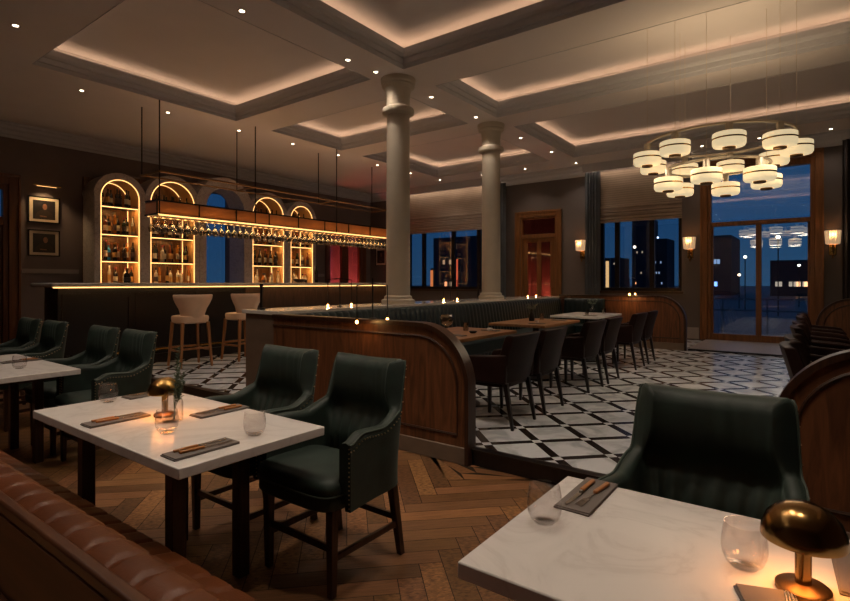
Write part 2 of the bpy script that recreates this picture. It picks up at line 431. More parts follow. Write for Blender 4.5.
# ------------------------------------------------------------------ doors and windows
def glazed(name, frame_mb, pane_mb, fmat, pmat_, extra=None):
    r = bpy.data.objects.new(name, None); col.objects.link(r); struct(r)
    frame_mb.build('frame', fmat, r, bevel=.006, seg=1, smooth=False)
    if pane_mb: pane_mb.build('pane', pmat_, r, smooth=False)
    return r
def casing(mb, axis, a0, a1, z0, z1, face, w, t, dirn):
    """door or window casing on the wall face, three sides"""
    lo, hi = sorted((face, face+dirn*t)); lo2, hi2 = sorted((face, face+dirn*(t+.025)))
    for (p, q, r, s, A, B) in ((a0-w, a0, z0, z1+w, lo, hi), (a1, a1+w, z0, z1+w, lo, hi), (a0, a1, z1, z1+w, lo, hi), (a0-w, a0-w+.04, z0, z1+w, lo2, hi2), (a1+w-.04, a1+w, z0, z1+w, lo2, hi2), (a0-w, a1+w, z1+w-.04, z1+w+.01, lo2, hi2)):
        if axis == 'x': mb.box(p, q, A, B, r, s)
        else: mb.box(A, B, p, q, r, s)
# window_1 (left group), window_2
for nm, a, b, muls in (('window_1', -10.3, -7.2, (-9.72, -8.62, -7.75)), ('window_2', -4.25, -2.42, (-3.86, -3.06))):
    m = MB(); m.box(a, b, 13.02, 13.12, 1.2, 1.28); m.box(a, b, 13.02, 13.12, 3.98, 4.08); m.box(a, a+.07, 13.02, 13.12, 1.28, 3.98); m.box(b-.07, b, 13.02, 13.12, 1.28, 3.98)
    for x in muls: m.box(x-.055, x+.055, 13.02, 13.12, 1.28, 3.98)
    w = glazed(nm, m, MB().box(a+.07, b-.07, 13.065, 13.07, 1.28, 3.98), M['black'], M['pane'])
    MB().box(a-.05, b+.05, 12.9, 13.0, 1.15, 1.2).build('window_sill', M['dkwood'], w, smooth=False)
# door_1: the single door on the far wall
m = MB(); casing(m, 'x', -6.42, -5.38, FZ, 3.15, YF, .14, .035, -1)
m.box(-6.42, -6.36, 13.0, 13.12, FZ, 3.15); m.box(-5.44, -5.38, 13.0, 13.12, FZ, 3.15); m.box(-6.36, -5.44, 13.0, 13.12, 3.09, 3.15); m.box(-6.36, -5.44, 13.0, 13.12, 2.58, 2.68)
m.box(-6.36, -6.22, 13.04, 13.09, FZ, 2.58); m.box(-5.58, -5.44, 13.04, 13.09, FZ, 2.58); m.box(-5.96, -5.84, 13.04, 13.09, FZ, 2.58)
for x0, x1 in ((-6.22, -5.96), (-5.84, -5.58)): m.box(x0, x1, 13.04, 13.09, 2.47, 2.58); m.box(x0, x1, 13.05, 13.08, FZ, .95)
p = MB().box(-6.36, -5.44, 13.06, 13.065, 2.68, 3.09).box(-6.22, -5.96, 13.062, 13.067, .95, 2.47).box(-5.84, -5.58, 13.062, 13.067, .95, 2.47)
d1 = glazed('door_1', m, p, M['doorwood'], M['pane'])
MB().tube([(-5.5, 13.03, 1.0), (-5.5, 12.98, 1.0), (-5.5, 12.98, 1.25), (-5.5, 13.03, 1.25)], .012).build('door_handle', M['brass'], d1)
# door_2: glazed double door with tall transom
m = MB(); casing(m, 'x', -1.9, .0, .15, 3.9, YF, .14, .05, -1)
m.box(-1.9, -1.83, 12.98, 13.14, .15, 3.9); m.box(-.08, .0, 12.98, 13.14, .15, 3.9); m.box(-1.83, -.08, 12.98, 13.14, 3.78, 3.9)
m.box(-1.83, -.08, 12.99, 13.12, 2.62, 2.71); m.box(-1.0, -.90, 13.0, 13.11, .29, 2.62); m.box(-1.83, -.08, 13.0, 13.11, .15, .29)
m.box(-1.83, -1.79, 13.03, 13.09, .29, 2.62); m.box(-.12, -.08, 13.03, 13.09, .29, 2.62)
p = MB().box(-1.83, -.08, 13.055, 13.06, 2.71, 3.78).box(-1.79, -1.0, 13.055, 13.06, .29, 2.62).box(-.9, -.12, 13.055, 13.06, .29, 2.62)
d2 = glazed('door_2', m, p, M['doorwood'], M['doorpane'])
# door_3: by the pictures; door_4: beyond the bar
m = MB(); casing(m, 'y', 1.9, 3.2, 0, 3.2, XL, .18, .05, 1)
m.box(-12.0, -11.88, 1.9, 1.98, 0, 3.2); m.box(-12.0, -11.88, 3.12, 3.2, 0, 3.2); m.box(-12.0, -11.88, 1.98, 3.12, 3.1, 3.2); m.box(-12.0, -11.88, 1.98, 3.12, 2.45, 2.6)
m.box(-11.98, -11.93, 1.98, 3.12, 0, 2.45); m.box(-11.93, -11.90, 2.1, 3.0, 1.3, 2.3); m.box(-11.93, -11.90, 2.1, 3.0, .3, 1.1)
glazed('door_3', m, MB().box(-11.96, -11.955, 1.98, 3.12, 2.6, 3.1), M['leftdoor'], M['pane'])
m = MB(); casing(m, 'y', 11.1, 12.6, FZ, 3.05, XL, .12, .04, 1)
m.box(-12.02, -11.92, 11.1, 11.2, FZ, 3.05); m.box(-12.02, -11.92, 12.5, 12.6, FZ, 3.05); m.box(-12.02, -11.92, 11.2, 12.5, 2.9, 3.05); m.box(-12.02, -11.92, 11.72, 12.0, FZ, 2.9); m.box(-12.0, -11.94, 11.2, 12.5, FZ, .9)
glazed('door_4', m, MB().box(-11.975, -11.97, 11.2, 11.72, .9, 2.9).box(-11.975, -11.97, 12.0, 12.5, .9, 2.9), M['leftdoor'], M['pane'])
# lobbies behind those doors and the passage
def lobby(x0, x1, y0, y1, z1, mat, side, z0=0):
    m = MB(); t = .05
    if side != 'x+': m.box(x1, x1+t, y0, y1, z0, z1)
    if side != 'x-': m.box(x0-t, x0, y0, y1, z0, z1)
    if side != 'y-': m.box(x0, x1, y0-t, y0, z0, z1)
    m.box(x0, x1, y1, y1+t, z0, z1); m.box(x0-t, x1, y0-t, y1+t, z1, z1+t)
    return m
m = lobby(-13.6, -12.1, 10.9, 12.8, 3.3, None, 'x+'); m.box(-13.6, -12.1, 10.9, 12.8, 0, FZ)
struct(m.build('lobby_wall', pmat('lobby_paint', (.30, .26, .30), .7), smooth=False))
m = MB(); m.box(-6.9, -6.85, 13.2, 14.6, 0, 3.5); m.box(-4.95, -4.9, 13.2, 14.6, 0, 3.5); m.box(-6.85, -4.95, 14.6, 14.65, 0, 3.5); m.box(-6.9, -4.9, 13.2, 14.65, 3.5, 3.55); m.box(-6.9, -4.9, 13.2, 14.65, 0, .12)
struct(m.build('porch_wall', pmat('porch_paint', (.25, .2, .2), .7), smooth=False))
def light(kind, name, loc, energy, color, size=.05, **kw):
    l = bpy.data.lights.new(name, kind); l.energy = energy; l.color = color
    if kind in ('POINT', 'SPOT'): l.shadow_soft_size = size
    if kind == 'SPOT': l.spot_size = kw.get('angle', 1.4); l.spot_blend = kw.get('blend', .6)
    o = bpy.data.objects.new(name, l); col.objects.link(o); o.location = loc
    return o
light('POINT', 'lobby_light', (-12.9, 11.8, .5), 190, (1, .10, .06), .1)
light('POINT', 'porch_light', (-6.1, 14.1, .8), 40, (1, .12, .05), .1)
# passage behind the middle arch, glazed at its end
MBp = MB().box(-12.09, -12.08, 6.75, 7.75, 0, 3.62); struct(MBp.build('window_3', M['pane'], smooth=False))

# curtains beside the windows
def curtain(x0, x1, y, z0, z1, mat, label, waves=6, amp=.035):
    n = waves*10; rows = []
    for i in range(n+1):
        x = x0+(x1-x0)*i/n; yy = y+amp*math.sin(2*PI*waves*i/n)+.01*math.sin(i*1.7)
        rows.append((x, yy))
    pts = rows + [(x, yy+.012) for x, yy in reversed(rows)]
    v = [(x, y_, z0) for x, y_ in pts] + [(x, y_, z1) for x, y_ in pts]; N_ = len(pts); m = MB()
    m.add(v, [(i, (i+1) % N_, N_+(i+1) % N_, N_+i) for i in range(N_)])
    top = [(i, i+1, N_-2-i, N_-1-i) for i in range(n)]
    m.add(v[:N_], top); m.add(v[N_:], top)
    return tag(m.build('curtain', mat, angle=80), label, 'curtain')
curtain(-4.58, -4.22, 12.84, FZ, 4.12, M['curtain'], 'grey blue floor length curtain beside the wall sconce and single-blind window', 5)
curtain(-7.15, -6.78, 12.84, FZ, 4.12, M['curtain'], 'grey blue floor length curtain between the wide window and the single oak door', 5)
curtain(.42, 1.3, 12.80, .15, 4.12, M['dkcurtain'], 'near black curtain hanging beside the wide double glass door', 9)
# roman blinds
def blind(x0, x1, z0, z1, label):
    zs = []; z = z1
    while z > z0+.5: zs.append((z, 0.)); z -= .12
    k = 0
    while z > z0: zs += [(z, .0), (z-.015, .035), (z-.07, .03)]; z -= .085; k += 1
    zs.append((z0, .01)); rows = []
    for z, off in zs: rows.append([(x0+(x1-x0)*j/12, 12.93-off+.004*math.sin(j*2.1+z*9), z) for j in range(13)])
    back = [[(x, 12.945, z) for x, y, z in r] for r in reversed(rows)]
    m = MB().grid(rows+back+[rows[0]])
    return tag(m.build('roman_blind', M['blind'], angle=50), label, 'window blind')
blind(-10.32, -8.817, 2.97, 4.12, 'beige linen roman blind on the wide window, at the side towards the bar')
blind(-8.813, -7.20, 2.97, 4.12, 'beige linen roman blind on the wide window, at the side towards the single oak door')
blind(-4.22, -2.40, 2.85, 4.10, 'beige linen roman blind hanging over the window between two wall sconces')
#PART3
# ------------------------------------------------------------------ columns
def column(x, y, label):
    prof = [(.24, 0), (.24, .05), (.20, .07), (.20, .10), (.17, .12), (.172, .2), (.165, 2.68), (.20, 2.69), (.228, 2.71), (.235, 2.74), (.225, 2.775), (.19, 2.79), (.168, 2.81), (.168, 2.92), (.18, 3.02), (.19, 3.06), (.225, 3.08), (.235, 3.10), (.225, 3.12), (.245, 3.14), (.25, 3.19), (.25, 3.20)]
    return tag(MB().lathe(prof, n=40).build('column', M['column'], angle=30), label, 'column')
c1 = column(0, 0, 'tall cream round column on the marble ledge, in front of the bar rack end'); c1.location = (-4.80, 5.83, 1.10)
c2 = column(0, 0, 'tall cream round column on the marble ledge, the one beside the single oak door'); c2.location = (-4.80, 8.52, 1.10)

# ------------------------------------------------------------------ back bar
def arch_ring(mb, yc, hw, spring, z0, pw, ro, xf, xb, n=20):
    rows = []
    inn = [(yc-hw, z0), (yc-hw, spring)] + [(yc-hw*math.cos(PI*i/n), spring+hw*math.sin(PI*i/n)) for i in range(1, n)] + [(yc+hw, spring), (yc+hw, z0)]
    out = [(yc-hw-pw, z0), (yc-hw-pw, spring)] + [(yc-ro*math.cos(PI*i/n)*((hw+pw)/ro if ro > hw+pw+.02 and i in () else 1), spring+ro*math.sin(PI*i/n)) for i in range(1, n)] + [(yc+hw+pw, spring), (yc+hw+pw, z0)]
    for (a, b), (c, d) in zip(inn, out): rows.append([(xf, c, d), (xf, a, b), (xb, a, b), (xb, c, d)])
    return mb.grid(rows, wrap=True, caps=True)
def arch_line(yc, hw, spring, z0, x, n=24):
    return [(x, yc-hw, z0), (x, yc-hw, spring)] + [(x, yc-hw*math.cos(PI*i/n), spring+hw*math.sin(PI*i/n)) for i in range(1, n)] + [(x, yc+hw, spring), (x, yc+hw, z0)]
bb = thing('back_bar', 'grey marble back bar wall of four lit arched bottle niches and a doorway', 'back bar', (-11.6, 7.25, 0))
def bbuild(mb, name, mat, **k):
    o = mb.build(name, mat, bb, **k); o.matrix_parent_inverse = Matrix.Translation((11.6, -7.25, 0)); return o
niches = [(4.895, .375, 3.11), (5.985, .495, 3.11), (8.49, .48, 3.11), (9.585, .385, 3.11)]
XFt, XBk = -11.30, -11.84
SH = [1.36, 1.85, 2.39, 2.95]
M['nicheglow'] = pmat('painted_niche_glow', (.62, .34, .13), .45)  # gold glow of the light strips, painted as a colour
M['nichewood'] = wood('niche_back', (.10, .045, .018), (.2, .09, .035), .25, (9, 9, 1))
for yc, hw, sp in niches:
    bbuild(arch_ring(MB(), yc, hw, sp, 0, .11, hw+.13, XFt, XBk), 'arch_surround', M['archmarble'], angle=30)
    bbuild(arch_ring(MB(), yc, hw-.012, sp, 1.35, .011, hw-.001, XFt-.02, XBk), 'reveal_glow_skin', M['nicheglow'], angle=30)  # thin added skin over the marble reveal, carries the painted glow
    bbuild(MB().box(XBk-.05, XBk, yc-hw-.1, yc+hw+.1, 0, sp+hw+.05), 'back_panel', M['nichewood'], smooth=False)
    bbuild(MB().box(XBk, XFt-.03, yc-hw, yc+hw, FZ, 1.35), 'niche_base', M['archmarble'], smooth=False)
    bbuild(MB().tube(arch_line(yc, hw-.012, sp, 1.37, XFt-.01), .0065, 6), 'front_light_strip', M['led'])
    bbuild(MB().tube(arch_line(yc, hw-.015, sp, 1.37, XBk+.03), .006, 6), 'rear_light_strip', M['led'])
    for z in SH[1:]:
        bbuild(MB().box(XBk, XFt-.04, yc-hw+.01, yc+hw-.01, z-.025, z), 'shelf', M['dkwood'], smooth=False)
        bbuild(MB().box(XFt-.055, XFt-.042, yc-hw+.02, yc+hw-.02, z-.042, z-.027), 'shelf_light', M['led'], smooth=False)
    bbuild(MB().box(XFt-.05, XFt-.035, yc-hw+.02, yc+hw-.02, 1.352, 1.364), 'base_light', M['led'], smooth=False)
bbuild(arch_ring(MB(), 7.25, .5, 3.14, 0, .16, .76, XFt+.02, -11.9), 'arch_surround', M['archmarble'], angle=30)

# bottles
def bottle_proto(kind):
    P = {'wine': [(.037, 0), (.038, .01), (.038, .19), (.034, .215), (.016, .245), (.0145, .27), (.0145, .305), (.0165, .306), (.0165, .32)],
         'spirit': [(.042, 0), (.043, .01), (.043, .17), (.036, .2), (.016, .22), (.015, .26), (.02, .262), (.02, .295)],
         'squat': [(.05, 0), (.052, .02), (.052, .11), (.04, .14), (.017, .165), (.016, .2), (.024, .202), (.024, .235)],
         'slim': [(.03, 0), (.031, .01), (.031, .2), (.022, .25), (.014, .28), (.014, .32), (.017, .322), (.017, .345)]}[kind]
    return P
GL = {'dark green': pmat('green_bottle_glass', (.008, .02, .008), .1), 'near black': pmat('black_bottle_glass', (.008, .005, .004), .1), 'amber': pmat('amber_bottle_glass', (.30, .10, .015), .1),
      'clear': pmat('clear_spirit_bottle', (.42, .36, .28), .12), 'blue': pmat('blue_bottle_glass', (.03, .22, .5), .1), 'red brown': pmat('redbrown_bottle_glass', (.14, .03, .012), .1)}
LB = [pmat('cream_paper_label', (.55, .48, .38), .7), pmat('dark_paper_label', (.05, .03, .03), .6), pmat('ochre_paper_label', (.4, .22, .07), .6)]
CP = [pmat('black_bottle_cap', (.01, .01, .01), .4), M['brass'], pmat('red_bottle_cap', (.25, .02, .015), .4)]
protos = {}
def bottle(kind, colr, lab, cap):
    k = (kind, colr, lab, cap)
    if k not in protos:
        P = bottle_proto(kind); mb = MB(); mb.cur = 0; mb.lathe(P[:-2], n=12)
        mb.cur = 2; mb.lathe([(P[-2][0], P[-3][1]), (P[-2][0], P[-1][1])], n=12)
        r = P[2][0]+.0008; h = P[2][1]; mb.cur = 1; mb.lathe([(r, h*.3), (r, h*.8)], n=12, close=False)
        o = mb.build('bottle', [GL[colr], LB[lab], CP[cap]]); protos[k] = (o, [False])
    o, used = protos[k]
    if not used[0]: used[0] = True; return o
    c = o.copy(); col.objects.link(c); return c
BS = 1.13
NN = ['arch beside the portraits', 'second arch from the portraits', 'arch just past the blue doorway', 'last arch past the blue doorway']
SN = ['bottom ledge', 'lowest shelf', 'middle shelf', 'top shelf']
for ni, (yc, hw, sp) in enumerate(niches):
    for si, z in enumerate(SH):
        n = 8 if hw < .4 else 11
        if si == 0: n -= 3
        mg = .115 if si == 3 else .068; lo, hi = yc-hw+mg, yc+hw-mg; n -= (si == 3)
        for k in range(n):
            y = lo+(hi-lo)*k/(n-1)+random.uniform(-.002, .002)
            if si == 3: kind, c = 'wine', 'near black'
            elif si == 0: kind = random.choice(['squat', 'spirit', 'slim']); c = random.choice(['clear', 'amber', 'near black', 'clear'])
            else: kind = random.choice(['wine', 'spirit', 'spirit', 'slim', 'wine']); c = ['near black', 'dark green', 'near black', 'amber', 'near black', 'red brown', 'near black', 'clear'][(k*3+si+ni*5) % 8]
            if ni == 0 and si == 1 and k == 2: kind, c = 'spirit', 'blue'
            o = bottle(kind, c, random.choice([0, 0, 1, 2]), random.choice([0, 0, 1, 2]))
            o.location = (-11.50+(.045 if k % 2 else -.045)+random.uniform(-.01, .01), y, z+.001); o.rotation_euler = (0, 0, random.uniform(-.6, .6)); o.scale = (1.0, 1.0, BS*(1.0 if si == 3 else 1.06))
            tag(o, '%s bottle, %s along the %s of the %s' % (c, ORD[k], SN[si], NN[ni]), 'bottle', 'bottles on the back bar shelves')

# ------------------------------------------------------------------ bar counter
bar = thing('bar_counter', 'long dark panelled bar counter with a pale marble top lit along its edge', 'bar', (-8.75, 6.4, 0))
def cbuild(root, mb, name, mat, **k):
    o = mb.build(name, mat, root, **k); o.matrix_parent_inverse = Matrix.Translation(-root.location); return o
cbuild(bar, MB().box(-9.0, -8.50, 2.85, 10.2, FZ, 1.33), 'body', M['barfront'], smooth=False)
m = MB(); n = 7
for i in range(n):
    a = 2.9+i*.99; b = a+.94
    if i < 3:
        m.box(-8.50, -8.485, a, b, .30, .36); m.box(-8.50, -8.485, a, b, 1.18, 1.24); m.box(-8.50, -8.485, a, a+.05, .36, 1.18); m.box(-8.50, -8.485, b-.05, b, .36, 1.18)
m.box(-8.50, -8.47, 2.85, 10.2, FZ, .26)
cbuild(bar, m, 'panelling', M['blackwood'], smooth=False)
cbuild(bar, MB().box(-8.50, -8.48, 5.85, 10.2, .26, 1.33), 'brown_front_panel', M['barwarm'], smooth=False)
cbuild(bar, MB().box(-9.15, -8.33, 2.72, 10.3, 1.335, 1.395), 'marble_top', M['barmarble'], bevel=.024, seg=4)
cbuild(bar, MB().box(-8.345, -8.335, 2.74, 10.2, 1.322, 1.334), 'edge_light', M['led'], smooth=False)
m = MB().tube([(-8.25, 2.95, .36), (-8.25, 10.1, .36)], .02)
for y in (3.0, 4.8, 6.6, 8.4, 10.0): m.tube([(-8.47, y, .36), (-8.25, y, .36)], .012, 6)
cbuild(bar, m, 'foot_rail', M['brass'])

# hanging rack
rk = thing('hanging_glass_rack', 'long ceiling hung glass rack with amber sides and a warm light strip over the bar', 'glass rack', (-8.65, 7.0, 2.5))
for y in (4.2, 5.98, 8.05, 9.82):
    for x in (-8.94, -8.36): cbuild(rk, MB().tube([(x, y, 2.50 if x > -8.5 else 3.16), (x, y, CZ)], .011, 6), 'hanger_rod', M['black'])
m = MB()
for x in (-8.94, -8.36): m.tube([(x, 4.18, 3.17), (x, 9.9, 3.17)], .016, 8)
for y in (4.2, 5.98, 8.05, 9.82): m.tube([(-8.94, y, 3.17), (-8.36, y, 3.17)], .016, 8)
cbuild(rk, m, 'pipe_frame', M['copper'])
y0, y1, xa, xb, z0, z1 = 4.2, 9.92, -8.82, -8.44, 2.50, 2.72
cbuild(rk, MB().box(xb-.012, xb, y0, y1, z0, z1).box(xa, xa+.012, y0, y1, z0, z1).box(xa+.012, xb-.012, y0, y0+.01, z0, z1), 'amber_side', M['amberglass'], smooth=False)
m = MB()
for z in (z0, z1):
    for x in (xa, xb): m.box(x-.012, x+.012, y0-.01, y1+.01, z-.012, z+.012)
    for y in (y0, y1): m.box(xa, xb, y-.012, y+.012, z-.012, z+.012)
for k in range(9): m.box(xb-.006, xb+.014, y0+k*(y1-y0)/8-.008, y0+k*(y1-y0)/8+.008, z0, z1)
cbuild(rk, m, 'edge_frame', M['black'], smooth=False)
cbuild(rk, MB().box(xa+.02, xb-.02, y0+.02, y1-.02, z0-.004, z0+.006).box(xb+.012, xb+.06, y0-.01, y1+.01, z0-.03, z0-.013), 'bottom_board', M['copper'], smooth=False)
cbuild(rk, MB().box(xb+.0605, xb+.067, y0+.0, y1, z0-.03, z0-.019).box(xa+.01, xa+.03, y0+.03, y1-.03, z0-.022, z0-.012).box(xb+.03, xb+.04, y0, y1, z0-.012, z0-.004), 'light_strip', M['led'], smooth=False)
def area(name, loc, sx, sy, energy, color, down=True):
    l = bpy.data.lights.new(name, 'AREA'); l.shape = 'RECTANGLE'; l.size = sx; l.size_y = sy; l.energy = energy; l.color = color
    o = bpy.data.objects.new(name, l); col.objects.link(o); o.location = loc
    if not down: o.rotation_euler = (PI, 0, 0)
    return o
for yc, hw, sp in niches:
    for z in SH[1:]: area('shelf_light_beam', (XFt-.075, yc, z-.03), .03, hw*1.8, 2.6, (1, .56, .2))
    area('niche_light_beam', (XFt-.1, yc, sp+hw-.06), .05, .3, .5, (1, .56, .2))
area('rack_underlight', (xb-.03, (y0+y1)/2, z0-.03), .03, 5.6, 9, (1, .55, .2))
area('rack_uplight', ((xa+xb)/2, (y0+y1)/2, z1+.02), .3, 5.6, 7, (1, .55, .3), False)
o = area('rack_side_beam', (xb+.05, (y0+y1)/2, z0+.0), .02, 5.6, 4, (1, .5, .16), False); o.rotation_euler = (PI, math.radians(35), 0)
area('bar_edge_beam', (-8.37, 6.5, 1.32), .02, 7.4, 2.2, (1, .56, .2))
m = MB()
for k in range(45):
    y = y0+.06+k*.1275
    for x in (-8.74, -8.56): m.box(x-.05, x+.05, y-.016-.006, y-.016, z0-.03, z0-.022); m.box(x-.05, x+.05, y+.016, y+.022, z0-.03, z0-.022)
tag(cbuild(rk, m, 'hanging_rail', M['brass'], smooth=False), kind='stuff')
gp = [(.034, -.001), (.034, -.004), (.008, -.010), (.004, -.02), (.004, -.085), (.012, -.095), (.034, -.125), (.040, -.155), (.036, -.19), (.033, -.205), (.0315, -.205), (.0345, -.19), (.0385, -.155), (.032, -.127), (.0, -.1)]
gp = [(r_*1.2, z_*1.2) for r_, z_ in gp]
g0 = MB().lathe(gp, n=12, close=False).build('hanging_wine_glass', M['glass'])
first = True
for k in range(45):
    for ri, x in enumerate((-8.74, -8.56)):
        o = g0 if first else g0.copy()
        if not first: col.objects.link(o)
        first = False
        o.location = (x, y0+.06+k*.1275, z0-.022)
        yy = o.location.y; si = 0 if yy < 5.98 else 1 if yy < 8.05 else 2
        seg = ['first', 'second', 'third'][si]; nth = ORD[k-[0, 14, 30][si]]
        tag(o, '%s hanging stemmed glass past the %s rods of the bar rack, %s row' % (nth, seg, ['inner', 'outer'][ri]), 'wine glass', 'stemmed glasses hanging from the bar rack')
# things on the bar
tag(MB().lathe([(0, .012), (.05, 0), (.10, .03), (.135, .075), (.13, .078), (.09, .04), (0, .02)], n=20, close=False).build('fruit_bowl', M['dkwood']), 'dark shallow bowl on the bar in front of the arch past the doorway', 'bowl').location = (-8.75, 7.35, 1.396)
o = bottle('squat', 'near black', 1, 1); o.location = (-8.9, 3.95, 1.396); tag(o, 'squat dark bottle on the bar top between the first and second arches', 'bottle')
o = bottle('wine', 'near black', 1, 0); o.location = (-8.9, 7.95, 1.396); tag(o, 'dark wine bottle on the bar top between the arches past the doorway', 'bottle')

# ------------------------------------------------------------------ bar stools
def make_stool():
    t = thing('bar_stool', '', 'bar stool')
    m = MB(); rows = []
    for z, s in ((.66, .21), (.68, .24), (.74, .25), (.77, .24), (.78, .19)):
        rows.append([(s*math.copysign(abs(math.cos(a))**.7, math.cos(a)), s*math.copysign(abs(math.sin(a))**.7, math.sin(a)), z) for a in [2*PI*i/28 for i in range(28)]])
    m.grid(rows, wrap=True, caps=True).build('seat', M['peach'], t)
    # backrest: narrow at the seat, flaring to wings
    rows = []; N_ = 22
    prof = [(0.70, .19, .235), (.80, .195, .25), (.88, .225, .265), (.96, .275, .28), (1.03, .31, .295), (1.085, .32, .30)]
    out = []; inn = []
    for z, w, d in prof:
        out.append([(w*math.sin(th), .02+d*math.cos(th)*.95, z) for th in [(-1.25+2.5*i/N_) for i in range(N_+1)]])
        inn.append([((w-.03)*math.sin(th), .02+(d-.035)*math.cos(th)*.95, z) for th in [(-1.25+2.5*i/N_) for i in range(N_+1)]])
    top = [[((a[0]+b[0])/2, (a[1]+b[1])/2, a[2]+.014) for a, b in zip(out[-1], inn[-1])]]
    seq = out+top+inn[::-1]; m = MB().grid(seq+[seq[0]])
    for side in (0, -1):
        lp = [r[side] for r in seq]; m.add(lp, [tuple(range(len(lp)))])
    m.build('backrest', M['peach'], t, angle=60)
    for sx in (-1, 1):
        for sy in (-1, 1):
            MB().taper((sx*.235, sy*.235, 0), (sx*.19, sy*.19, .68), .015, .022).build('leg', M['stoolwood'], t, bevel=.004, seg=1)
    m = MB()
    for s in (-1, 1):
        m.taper((s*.193-.0, 0, .0), (s*.193, 0, 0), .001, .001) if False else None
        m.box(s*.219-.01, s*.219+.01, -.215, .215, .235, .265); m.box(-.215, .215, s*.217-.01, s*.217+.01, .27, .30)
    m.build('footrest', M['stoolwood'], t, bevel=.004, seg=1)
    return t
s0 = make_stool(); s0.location = (-7.72, 4.35, FZ); s0.rotation_euler = (0, 0, -PI/2-.12)
s0['label'] = 'cream leather bar stool at the bar, the one nearer the wall portraits'; s0['group'] = 'bar stools'
dup(s0, (-7.72, 5.27, FZ), -PI/2+.03, 'cream leather bar stool at the bar, the one nearer the end of the marble ledge')

# ------------------------------------------------------------------ ledge behind the banquette
lg = thing('service_ledge', 'long low wall with a white marble top running behind the green banquette', 'ledge', (-4.79, 7.2, 0))
cbuild(lg, MB().box(-5.08, -4.50, 3.51, 11.0, 0, 1.06), 'wall_body', M['stone'], smooth=False)
cbuild(lg, MB().box(-5.11, -4.47, 3.48, 11.03, 1.06, 1.10), 'marble_top', M['ledgemarble'], bevel=.004)

# booth partitions
def sweep(path, w0, w1, h):
    """rectangular rail over a path in the xz plane; y from w0 to w1, h outward"""
    rows = []; n = len(path)
    for i, (x, z) in enumerate(path):
        a = path[max(0, i-1)]; b = path[min(n-1, i+1)]; tx, tz = b[0]-a[0], b[1]-a[1]; l = math.hypot(tx, tz); nx, nz = -tz/l, tx/l
        rows.append([(x-nx*h*.3, w0, z-nz*h*.3), (x+nx*h*.7, w0, z+nz*h*.7), (x+nx*h*.7, w1, z+nz*h*.7), (x-nx*h*.3, w1, z-nz*h*.3)])
    return MB().grid(rows, wrap=True, caps=True)
def partition(xa, xb, y, z0, zt, label, flip=False, r=.46, t=.07):
    """solid from xa to xb, rounded top at xb"""
    p = thing('booth_partition', label, 'partition', ((xa+xb)/2, y, z0))
    s = 1 if xb > xa else -1
    arc = [(xb-s*r+s*r*math.sin(a), zt-r+r*math.cos(a)) for a in [PI/2*i/16 for i in range(17)]]
    path = [(xa, zt)] + arc + [(xb, z0+.0)]
    poly = [(xa, z0)] + path
    cbuild(p, MB().prism(poly, y-t/2, y+t/2, 'y'), 'panel', M['panel'], smooth=False)
    pth = path if s > 0 else path[::-1]
    cbuild(p, sweep(pth, y-t/2-.02, y+t/2+.02, .035), 'cap_rail', M['dkwood'], angle=30)
    # raised frame inside the face
    q = .085; arc2 = [(xb-s*r+s*(r-q)*math.sin(a), zt-r+(r-q)*math.cos(a)) for a in [PI/2*i/16 for i in range(17)]]
    pth = [(xa, zt-q)] + arc2 + [(xb-s*q, z0+.22), (xa, z0+.22)]
    m = MB().tube([(x, y-t/2-.002, z) for x, z in pth], .011, 6); m.tube([(x, y+t/2+.002, z) for x, z in pth], .011, 6)
    cbuild(p, m, 'frame_bead', M['dkwood'])
    lo, hi = sorted((xa, xb))
    cbuild(p, MB().box(lo, hi, y-t/2-.015, y+t/2+.015, z0, z0+.13), 'plinth', M['stone'], bevel=.004, seg=1)
    return p
partition(-4.48, -2.14, 3.46, 0, 1.05, 'mahogany booth partition with rounded corner behind two green chairs, twin candle lamp on it')
partition(-4.44, -1.97, 10.9, FZ, 1.12, 'mahogany booth partition with a rounded corner at the far end of the green banquette')
partition(2.6, -.17, 3.47, 0, 1.05, 'mahogany booth partition with a rounded corner directly behind the large near green chair')
partition(2.6, .03, 10.9, FZ, 1.12, 'mahogany booth partition with a rounded corner beyond the row of leather tub seats')

# ------------------------------------------------------------------ corner banquette
bq = thing('banquette', 'deep green channelled velvet corner banquette along the marble ledge', 'banquette', (-4.2, 7.1, FZ))
bqL = -bq.location
def channel_back(y0, y1, x0, axis, sgn, z0=.50, z1=1.07, w=.105):
    n = int((y1-y0)/w*8); rows = []
    zz = [(z0, .17), (z0+.05, .19), (z0+.25, .175), (z1-.1, .14), (z1-.03, .125), (z1, .09), (z1, .0), (z0, 0)]
    for i in range(n+1):
        a = y0+(y1-y0)*i/n; ph = abs(math.sin(PI*(a-y0)/w)); r = []
        for z, d in zz:
            dd = d-(0 if d < .02 else .018*(1-ph**.6)); r.append((x0+sgn*dd, a, z) if axis == 'y' else (a, x0+sgn*dd, z))
        rows.append(r)
    return MB().grid(rows, wrap=True, caps=True)
cbuild(bq, channel_back(3.56, 10.70, -4.465, 'y', 1), 'backrest', M['banq'], angle=70)
cbuild(bq, channel_back(-4.27, -3.45, 10.83, 'x', -1), 'backrest', M['banq'], angle=70)
cbuild(bq, MB().box(-4.46, -3.86, 3.56, 10.82, .36, .565), 'seat', M['banq'], bevel=.035, seg=3)
cbuild(bq, MB().box(-3.855, -3.45, 10.2, 10.82, .36, .565), 'seat', M['banq'], bevel=.035, seg=3)
m = MB(); n = 280; rows = []
for i in range(n+1):
    y = 3.6+6.6*i/n; d = .012*abs(math.sin(PI*(y-3.6)/.105)); rows.append([(-3.93+d, y, .14), (-3.90+d, y, .36), (-3.98, y, .36), (-3.98, y, .14)])
